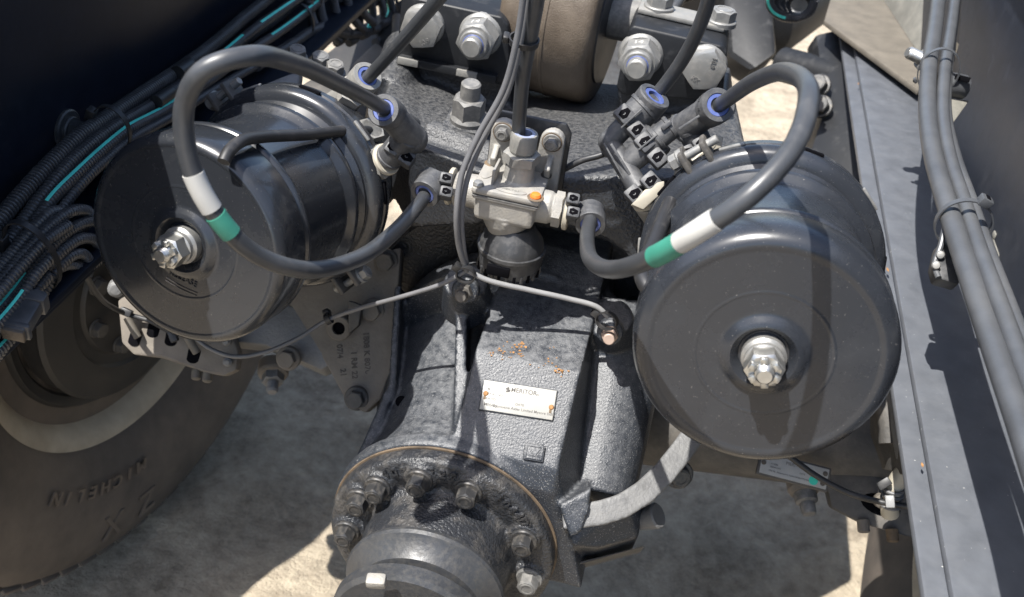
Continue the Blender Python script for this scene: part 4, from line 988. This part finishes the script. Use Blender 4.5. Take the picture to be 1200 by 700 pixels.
#@@HARNESS
# ================================================================ wiring conduits on the left rail
def tie(parent, p, axis, rx, ry, xd, m='black', head=0., hs=(.016,.011,.010)):
    f = frame(p, axis, xd)
    b = new(); t = new(); rings = []
    for k in range(33):
        a = 2*math.pi*k/32; u = Vector((math.cos(a)*rx, math.sin(a)*ry, 0)); n = Vector((math.cos(a)/rx, math.sin(a)/ry, 0)).normalized()
        rings.append([t.verts.new(f @ (u+n*q+Vector((0,0,z)))) for q, z in ((0,-.0032),(.0015,-.0032),(.0015,.0032),(0,.0032))])
    loop_faces(t, rings, True, (False, False)); bmesh.ops.remove_doubles(t, verts=t.verts, dist=1e-6); bmesh.ops.recalc_face_normals(t, faces=t.faces); merge(b, t)
    tb = obj('cable_tie', b, m, parent)
    u = Vector((math.cos(head)*(rx+.004), math.sin(head)*(ry+.004), 0))
    b = new(); box(b, f @ T(u) @ Matrix.Rotation(head, 4, 'Z'), hs[2], hs[0], hs[1], .0015); obj('tie_head', b, m, tb)
    b = new(); box(b, f @ T(u+u.normalized()*hs[2]*.48) @ Matrix.Rotation(head, 4, 'Z'), .002, hs[0]*.35, hs[1]*.6, .0005); obj('tie_slot', b, 'void', tb)
def conduits(name, label, runs, x0):
    t = None; out = []
    for P, r, dx, st in runs:
        pts = [WX(px, py, x0+dx+(e[0] if e else 0)) for px, py, *e in P]
        if t is None: t = thing(name, label, 'conduit', pts[0], 'striped conduits on the left rail')
        b = new(); s = corrug(b, pts, r); o = obj('conduit', b, 'conduit', t, 30); out.append(s)
        for a, c_, lk in st:
            b = new(); stripe(b, s, r, lk, .26, a, c_); obj('teal_stripe', b, 'teal', o)
    return t, out
LK = V(.2,-.5,-1)
def harness():
    t, S = conduits('conduit_bundle', 'bundle of ribbed black conduits with teal stripes along the left rail', [
        ([(-60,330),(-15,275),(25,228),(60,190),(95,158),(125,138),(170,108),(215,78),(250,52),(285,22),(335,-18)], .0088, -.010, []),
        ([(-40,345),(5,290),(45,235),(78,195),(110,166),(138,146),(180,121),(225,90),(262,64),(300,33),(350,-2),(380,-25)], .0072, .004, [(.60,.66,LK),(.72,.95,V(.5,-.4,-1))]),
        ([(40,262),(62,232),(88,206),(116,180),(136,163),(152,151),(190,131),(232,104),(290,62),(330,36),(372,4),(400,-20)], .0068, .016, [(.03,.34,LK),(.42,.56,LK),(.66,.96,V(.4,-.5,-1))]),
        ([(52,275),(76,240),(102,208),(128,184),(148,167),(162,158),(200,137),(250,106),(300,77),(345,50),(392,22),(440,4),(500,-16)], .0062, .022, [(.55,.62,LK)]),
        ([(40,250),(70,212),(98,180),(124,156),(150,140),(200,110),(245,80),(290,46),(335,14),(365,-12)], .0068, -.008, []),
    ], -.612)
    ax = WX(138,132,-.6)-WX(112,158,-.6)
    tie(t, WX(131,150,-.603), ax, .028, .021, Z, 'black', -1.15)
    tie(t, WX(352,26,-.603), WX(372,6,-.6)-WX(340,36,-.6), .030, .022, Z, 'black', -1.9)
    b = new(); tube(b, [WX(208,86,-.612), WX(222,76,-.612)], .0098, 14); obj('tape_wrap', b, 'black', t)
    b = new(); tube(b, [WX(183,120,-.60), WX(200,108,-.60)], .0085, 14); obj('tape_wrap', b, 'black', t)
    # folded surplus at the lower left
    t, S = conduits('conduit_coil', 'folded bundle of ribbed conduits tied at the lower left', [
        ([(-30,372),(0,332),(28,298),(58,266),(86,247),(104,250),(100,264),(80,275)], .0062, .0, []),
        ([(-30,395),(10,350),(45,305),(75,275),(100,261),(116,262),(122,278)], .0062, .004, [(.0,.35,LK)]),
        ([(-30,420),(10,372),(42,330),(70,297),(95,280),(113,284),(117,300),(104,312),(80,310),(64,316)], .0062, .010, []),
        ([(-10,425),(22,384),(48,348),(66,318),(84,300),(98,298),(104,309),(96,319)], .0058, .014, [(.15,.5,LK)]),
        ([(-40,360),(-8,322),(20,290),(45,262),(62,248),(84,252)], .0062, -.010, []),
        ([(-30,440),(5,405),(32,372),(40,345),(58,322)], .0058, .018, [(.1,.7,LK)]),
        ([(-50,395),(-12,356),(22,316),(52,284),(80,264)], .0060, .008, []),
        ([(-30,408),(2,376),(25,348),(42,322),(62,300)], .0058, .020, [(.0,.6,LK)]),
    ], -.578)
    ax = WX(60,270,-.57)-WX(20,320,-.57)
    tie(t, WX(38,300,-.574), ax, .045, .026, Z, 'black', -1.35, (.018,.012,.010))
    # connector plug hanging below the fold
    t = thing('wire_plug', 'black wire plug with worn tip at the lower left', 'connector', WX(25, 375, -.55))
    p = WX(44,345,-.552); q = WX(16,392,-.545); d = (q-p).normalized(); f = frame(p, d, V(1,.3,0))
    b = new(); box(b, frame((p+q)/2, d, V(1,.3,0)), .022, .017, (q-p).length, .003); box(b, frame(p+d*.010, d, V(1,.3,0)), .027, .021, .012, .002); box(b, frame(q-d*.006, d, V(1,.3,0)), .027, .019, .006, .002); obj('shell', b, 'conduit', t)
    b = new(); box(b, frame(q+d*.0005, d, V(1,.3,0)), .021, .014, .004, .001); obj('worn_tip', b, 'brown', t)
    # coil further along the rail
    dd = .0
    loops = []
    for k, (cx, cy, rx, ry) in enumerate(((384,16,20,34),(398,14,22,36),(414,8,22,34),(428,6,20,30),(440,2,18,26))):
        P = [(cx+rx*math.cos(a)*.9+ry*math.sin(a)*.35, cy-rx*math.cos(a)*.35+ry*math.sin(a)) for a in [2*math.pi*i/12+2.2 for i in range(12)]]
        loops.append(([(x, y) for x, y in P], .0078, .006*k, [(.55,.95,V(-.6,-.2,-1))] if k in (0, 2, 4) else []))
    loops.append(([(440,50),(470,32),(500,10),(540,-20)], .008, .02, []))
    loops.append(([(300,78),(345,50),(372,34),(410,40),(450,30),(520,-10)], .008, .012, [(.45,.9,LK)]))
    t, S = conduits('conduit_coil', 'coiled ribbed conduits with teal stripes at the top edge', loops, -.60)
    tie(t, WX(462,12,-.57), V(.9,-.4,.3), .05, .03, Z, 'black', -1.6, (.02,.014,.012))
    b = new(); q = WX(416, 34, -.56); lathe(b, frame(WX(410,38,-.585), V(.3,.2,-1)), [(0,0),(.006,0),(.006,.01),(0,.01)], 12); obj('clip_base', b, 'black', t)
harness()
#@@RIGHTTOP
def right_top():
    zt = ZF+.022
    g = thing('gusset_plate', 'dusty sand coloured gusset plate bolted across the right rail', 'gusset plate', WZ(1030, 60, zt))
    pts = [WZ(x, y, zt) for x, y in ((966,24),(1077,106),(1096,60),(1090,20),(1040,-40),(985,-40))]
    b = new(); slab(b, pts, Vector((0,0,-.010)), .002); obj('plate', b, 'sandplate', g)
    a0, a1 = WZ(1036,2,zt), WZ(1083,74,zt); b = new(); slab(b, [a0, a1, a1+Vector((.02,.05,0)), a0+Vector((.02,.05,0))], Vector((.02,.05,.09)), .002); obj('upright', b, 'bar', g)
    b = new(); p = W(1080,69,1.38); ax = V(-1,-.35,-.3).normalized(); thread(b, p, ax, .0085, .024, .0022); obj('stud', b, 'steel', g)
    b = new(); hexn(b, frame(p-ax*.012, ax), .026, .014); obj('nut', b, 'zincg', g)
    b = new(); pslab(b, [(1112,38,1.46),(1124,52,1.46),(1118,74,1.44),(1106,96,1.42),(1104,60,1.44)], V(.2,0,1)*.01, .001); obj('shim', b, 'sandplate', g)
    # stand-off tube and clip of the rail hoses
    c = thing('hose_standoff', 'short grey tube stand-off behind the upper hose tie', 'stand-off', W(1122, 104, 1.36))
    p, q = W(1100,97,1.36), W(1137,104,1.37); ax = (q-p).normalized()
    b = new(); lathe(b, frame(p, ax), [(0,0),(.0155,0),(.0165,.003),(.0165,.036),(.0160,.0375),(.0125,.0375),(.0125,.02),(0,.02)], 32); obj('tube', b, 'hose2', c)
    b = new(); box(b, frame(W(1128,92,1.345), toC(W(1128,92,1.345)), V(1,.25,0)), .019, .007, .006, .001); obj('slot', b, 'void', c)
    b = new(); pslab(b, [(1112,116,1.36),(1136,118,1.37),(1116,146,1.33),(1110,140,1.33)], V(.1,0,1)*.004, .001); obj('bracket', b, 'bar', c)
    c = thing('cable_tie', 'grey cable tie round the hoses near the gusset plate', 'cable tie', W(1098, 82, 1.32))
    tie(c, W(1100,84,1.345), W(1096,60,1.38)-W(1098,110,1.27), .0245, .031, V(1,.1,0), 'hose2', 2.6, (.008,.006,.004))
    c = thing('cable_tie', 'grey cable tie with square head halfway down the rail hoses', 'cable tie', W(1136, 262, 1.01))
    tie(c, W(1129,263,1.032), W(1120,230,1.06)-W(1143,300,.97), .0265, .0275, V(1,-.25,0), 'hose2', -.9, (.013,.012,.010))
    c = thing('hose_clip', 'black clip block under the rail hoses with bright screw', 'hose clip', W(1108, 305, 1.0))
    b = new(); pslab(b, [(1100,286,1.03),(1106,282,1.03),(1130,310,1.02),(1124,334,1.01),(1098,326,1.01),(1094,312,1.02)], V(.1,.3,1)*.022, .004); obj('block', b, 'fitd', c)
    b = new(); tube(b, [W(1108,262,1.03), W(1102,290,1.025), W(1095,310,1.02), W(1100,326,1.01)], .003, 10); obj('strap', b, 'hose2', c)
    for q in ((1102,299,1.018),(1097,311,1.012)):
        b = new(); lathe(b, frame(W(*q), V(-.3,0,-1)), [(0,0),(.0045,0),(.0035,.002),(0,.003)], 14); obj('screw', b, 'zincg', c)
    # square bar fixed to the web
    p = WX(1158, 292, XR+.118); 
    c = thing('web_bracket', 'olive grey square bar standing off the right rail web', 'bracket', p)
    b = new(); box(b, T(p+Vector((.14,-.015,-.012))), .28, .05, .055, .005); obj('bar', b, 'bar', c)
    b = new(); box(b, T(p+Vector((.14,.006,.018))), .28, .012, .008, .002); obj('lip', b, 'bar', c)
right_top()
def small_ties():
    c = thing('cable_tie', 'black cable tie round the upright hose above the valve', 'cable tie', W(613, 48, .98))
    tie(c, W(614,48,.985), W(624,30,.97)-W(613,90,1.02), .0135, .0100, V(1,0,0), 'black', 3.0, (.010,.008,.006))
    c = thing('cable_tie', 'black cable tie where the thin cables split above the left stud', 'cable tie', W(546, 320, 1.11))
    tie(c, W(546,322,1.112), V(-.2,.6,-.8), .0095, .0095, V(1,0,0), 'black', 2.4, (.010,.008,.008))
    c = thing('cable_tie', 'black cable tie holding the pale cable at the right stud', 'cable tie', W(712, 374, 1.15))
    tie(c, W(711,376,1.152), V(-.5,.3,-.8), .0120, .0095, V(1,0,0), 'black', 2.6, (.010,.008,.008))
    c = thing('cable_tie', 'small black tie on the drooping cable beside the eye boss', 'cable tie', W(385, 373, 1.2))
    tie(c, W(385,374,1.2), V(-.9,.4,.2), .0050, .0050, Z, 'black', 1.0, (.010,.008,.006))
    hose('sensor_cable', 'short black cable from behind the valve to the branched connector', [(648,206,1.15),(662,198,1.135),(682,188,1.125),(704,182,1.12),(716,176,1.12)], .0036, 'black', 'cable', n=10)
small_ties()
def background():
    # second axle and cross members farther along the frame
    c = thing('cross_member', 'dark cross member far behind the left bracket', 'cross member', (-.2, 2.4, .9))
    b = new(); box(b, T((-.16, 2.55, .80)), .82, .09, .36, .01); obj('beam', b, 'drum', c)
    b = new(); box(b, T((-.16, 2.49, .63)), .82, .06, .02, .004); obj('lower_flange', b, 'darkdust', c)
    b = new(); pslab(b, [(372,70,2.0),(420,30,2.05),(482,-10,2.1),(490,130,1.9),(400,150,1.9)], V(.05,.1,1)*.08, .01); obj('side_gusset', b, 'drum', c)
    b = new(); pslab(b, [(412,74,1.95),(440,48,1.98),(452,60,1.96),(446,118,1.92),(418,118,1.92)], V(.05,.1,1)*.05, .008); obj('dusty_lug', b, 'taupe', c)
    b = new(); cyl(b, W(466,20,2.0), W(462,110,1.9), .010, .010, 14); obj('upright_pipe', b, 'taupe', c)
    c = thing('air_tank', 'blurred black air tank behind the right bracket', 'air tank', W(905, 30, 2.5))
    p = W(880, 30, 2.4); q = W(960, -25, 2.6); ax = (q-p).normalized()
    b = new(); lathe(b, frame(p, ax), [(0,0),(.05,.006),(.09,.03),(.10,.06),(.10,.42),(.08,.46),(0,.48)], 48); obj('shell', b, 'block', c)
    b = new(); lathe(b, frame(p, -ax), [(0,-.01),(.03,-.01),(.03,.012),(.016,.016),(.016,.035),(0,.035)], 24); obj('port', b, 'greynut', c)
    b = new(); pslab(b, [(846,-20,2.3),(905,-20,2.3),(912,62,2.2),(880,84,2.2),(852,66,2.25)], V(0,.1,1)*.1, .015); obj('mount', b, 'block', c)
    c = thing('support_arm', 'dark support arm slanting behind the right air hose loop', 'bracket', W(975, 120, 1.9))
    b = new(); pslab(b, [(955,40,2.05),(1000,30,2.05),(1012,120,1.9),(1014,225,1.75),(985,260,1.75),(940,205,1.85),(968,120,1.95)], V(.05,.1,1)*.08, .01); obj('plate', b, 'block', c)
    b = new(); cyl(b, W(915,75,2.1), W(990,95,2.0), .035, .035, 28, .004); obj('pin', b, 'block', c)
    for q in ((960,100,1.95),(962,125,1.92)):
        b = new(); bolt(b, frame(W(*q), V(-.5,-.2,-1)), .03, .016, .022); obj('bolt', b, 'blackbolt', c)
    c = thing('added_shade_block', 'added dark block shading the ground between right chamber and rail', 'bracket', (.2, 1.4, .6))  # block added to keep a sun patch off the ground
    b = new(); box(b, T((.21, 1.38, .62)), .17, .36, .22, .02, 3); obj('casting', b, 'drum', c)
    b = new(); bolt(b, frame((.21, 1.4, .733), Z), .034, .02, .026); obj('bolt', b, 'darkdust', c)
    # small conduit coil at the top right
    t = None
    for k in range(4):
        cx, cy, r = 928+k*3, 0+k*2, 22-k*3
        pts = [W(cx+r*1.2*math.cos(a), cy+r*math.sin(a), 1.7+.02*k+.03*math.sin(a)) for a in [2*math.pi*i/10 for i in range(11)]]
        if t is None: t = thing('conduit_coil', 'small ribbed conduit coil at the top right', 'conduit', pts[0])
        b = new(); s = corrug(b, pts, .0075, .004); o = obj('conduit', b, 'conduit' if k != 2 else 'hose2', t, 30)
        if k == 0: b = new(); stripe(b, s, .0075, V(-.5,.2,-1), .3, .3, .6); obj('teal_stripe', b, 'teal', o)
    # dark hoses behind the right bracket
    hose('supply_hose', 'black hose crossing behind the right rod bracket', [(690,10,1.75),(730,8,1.72),(775,-2,1.7),(830,-20,1.7)], .02, 'black', 'hose')
    hose('supply_hose', 'slim grey hose bent behind the right rod bracket', [(770,30,1.6),(790,10,1.62),(805,-15,1.65)], .008, 'hose', 'hose')
    # metal bits on top of the left chamber
    c = thing('chamber_yoke', 'bare metal brackets above the left chamber end', 'bracket', W(350, 100, 1.25))
    b = new(); pslab(b, [(310,98,1.24),(330,90,1.26),(352,82,1.28),(350,100,1.26),(338,108,1.24)], V(0,.2,1)*.02, .003); obj('tab', b, 'galv', c)
    b = new(); pslab(b, [(352,100,1.24),(372,88,1.26),(405,112,1.24),(420,135,1.22),(400,140,1.21)], V(0,.2,1)*.03, .003); obj('lug', b, 'darkdust', c)
    for q, m in (((375,76,1.3),'galv'),((392,86,1.28),'greynut'),((348,68,1.33),'greynut')):
        b = new(); bolt(b, frame(W(*q), V(.2,-.6,-.7)), .02, .013, .014); obj('bolt', b, m, c)
background()
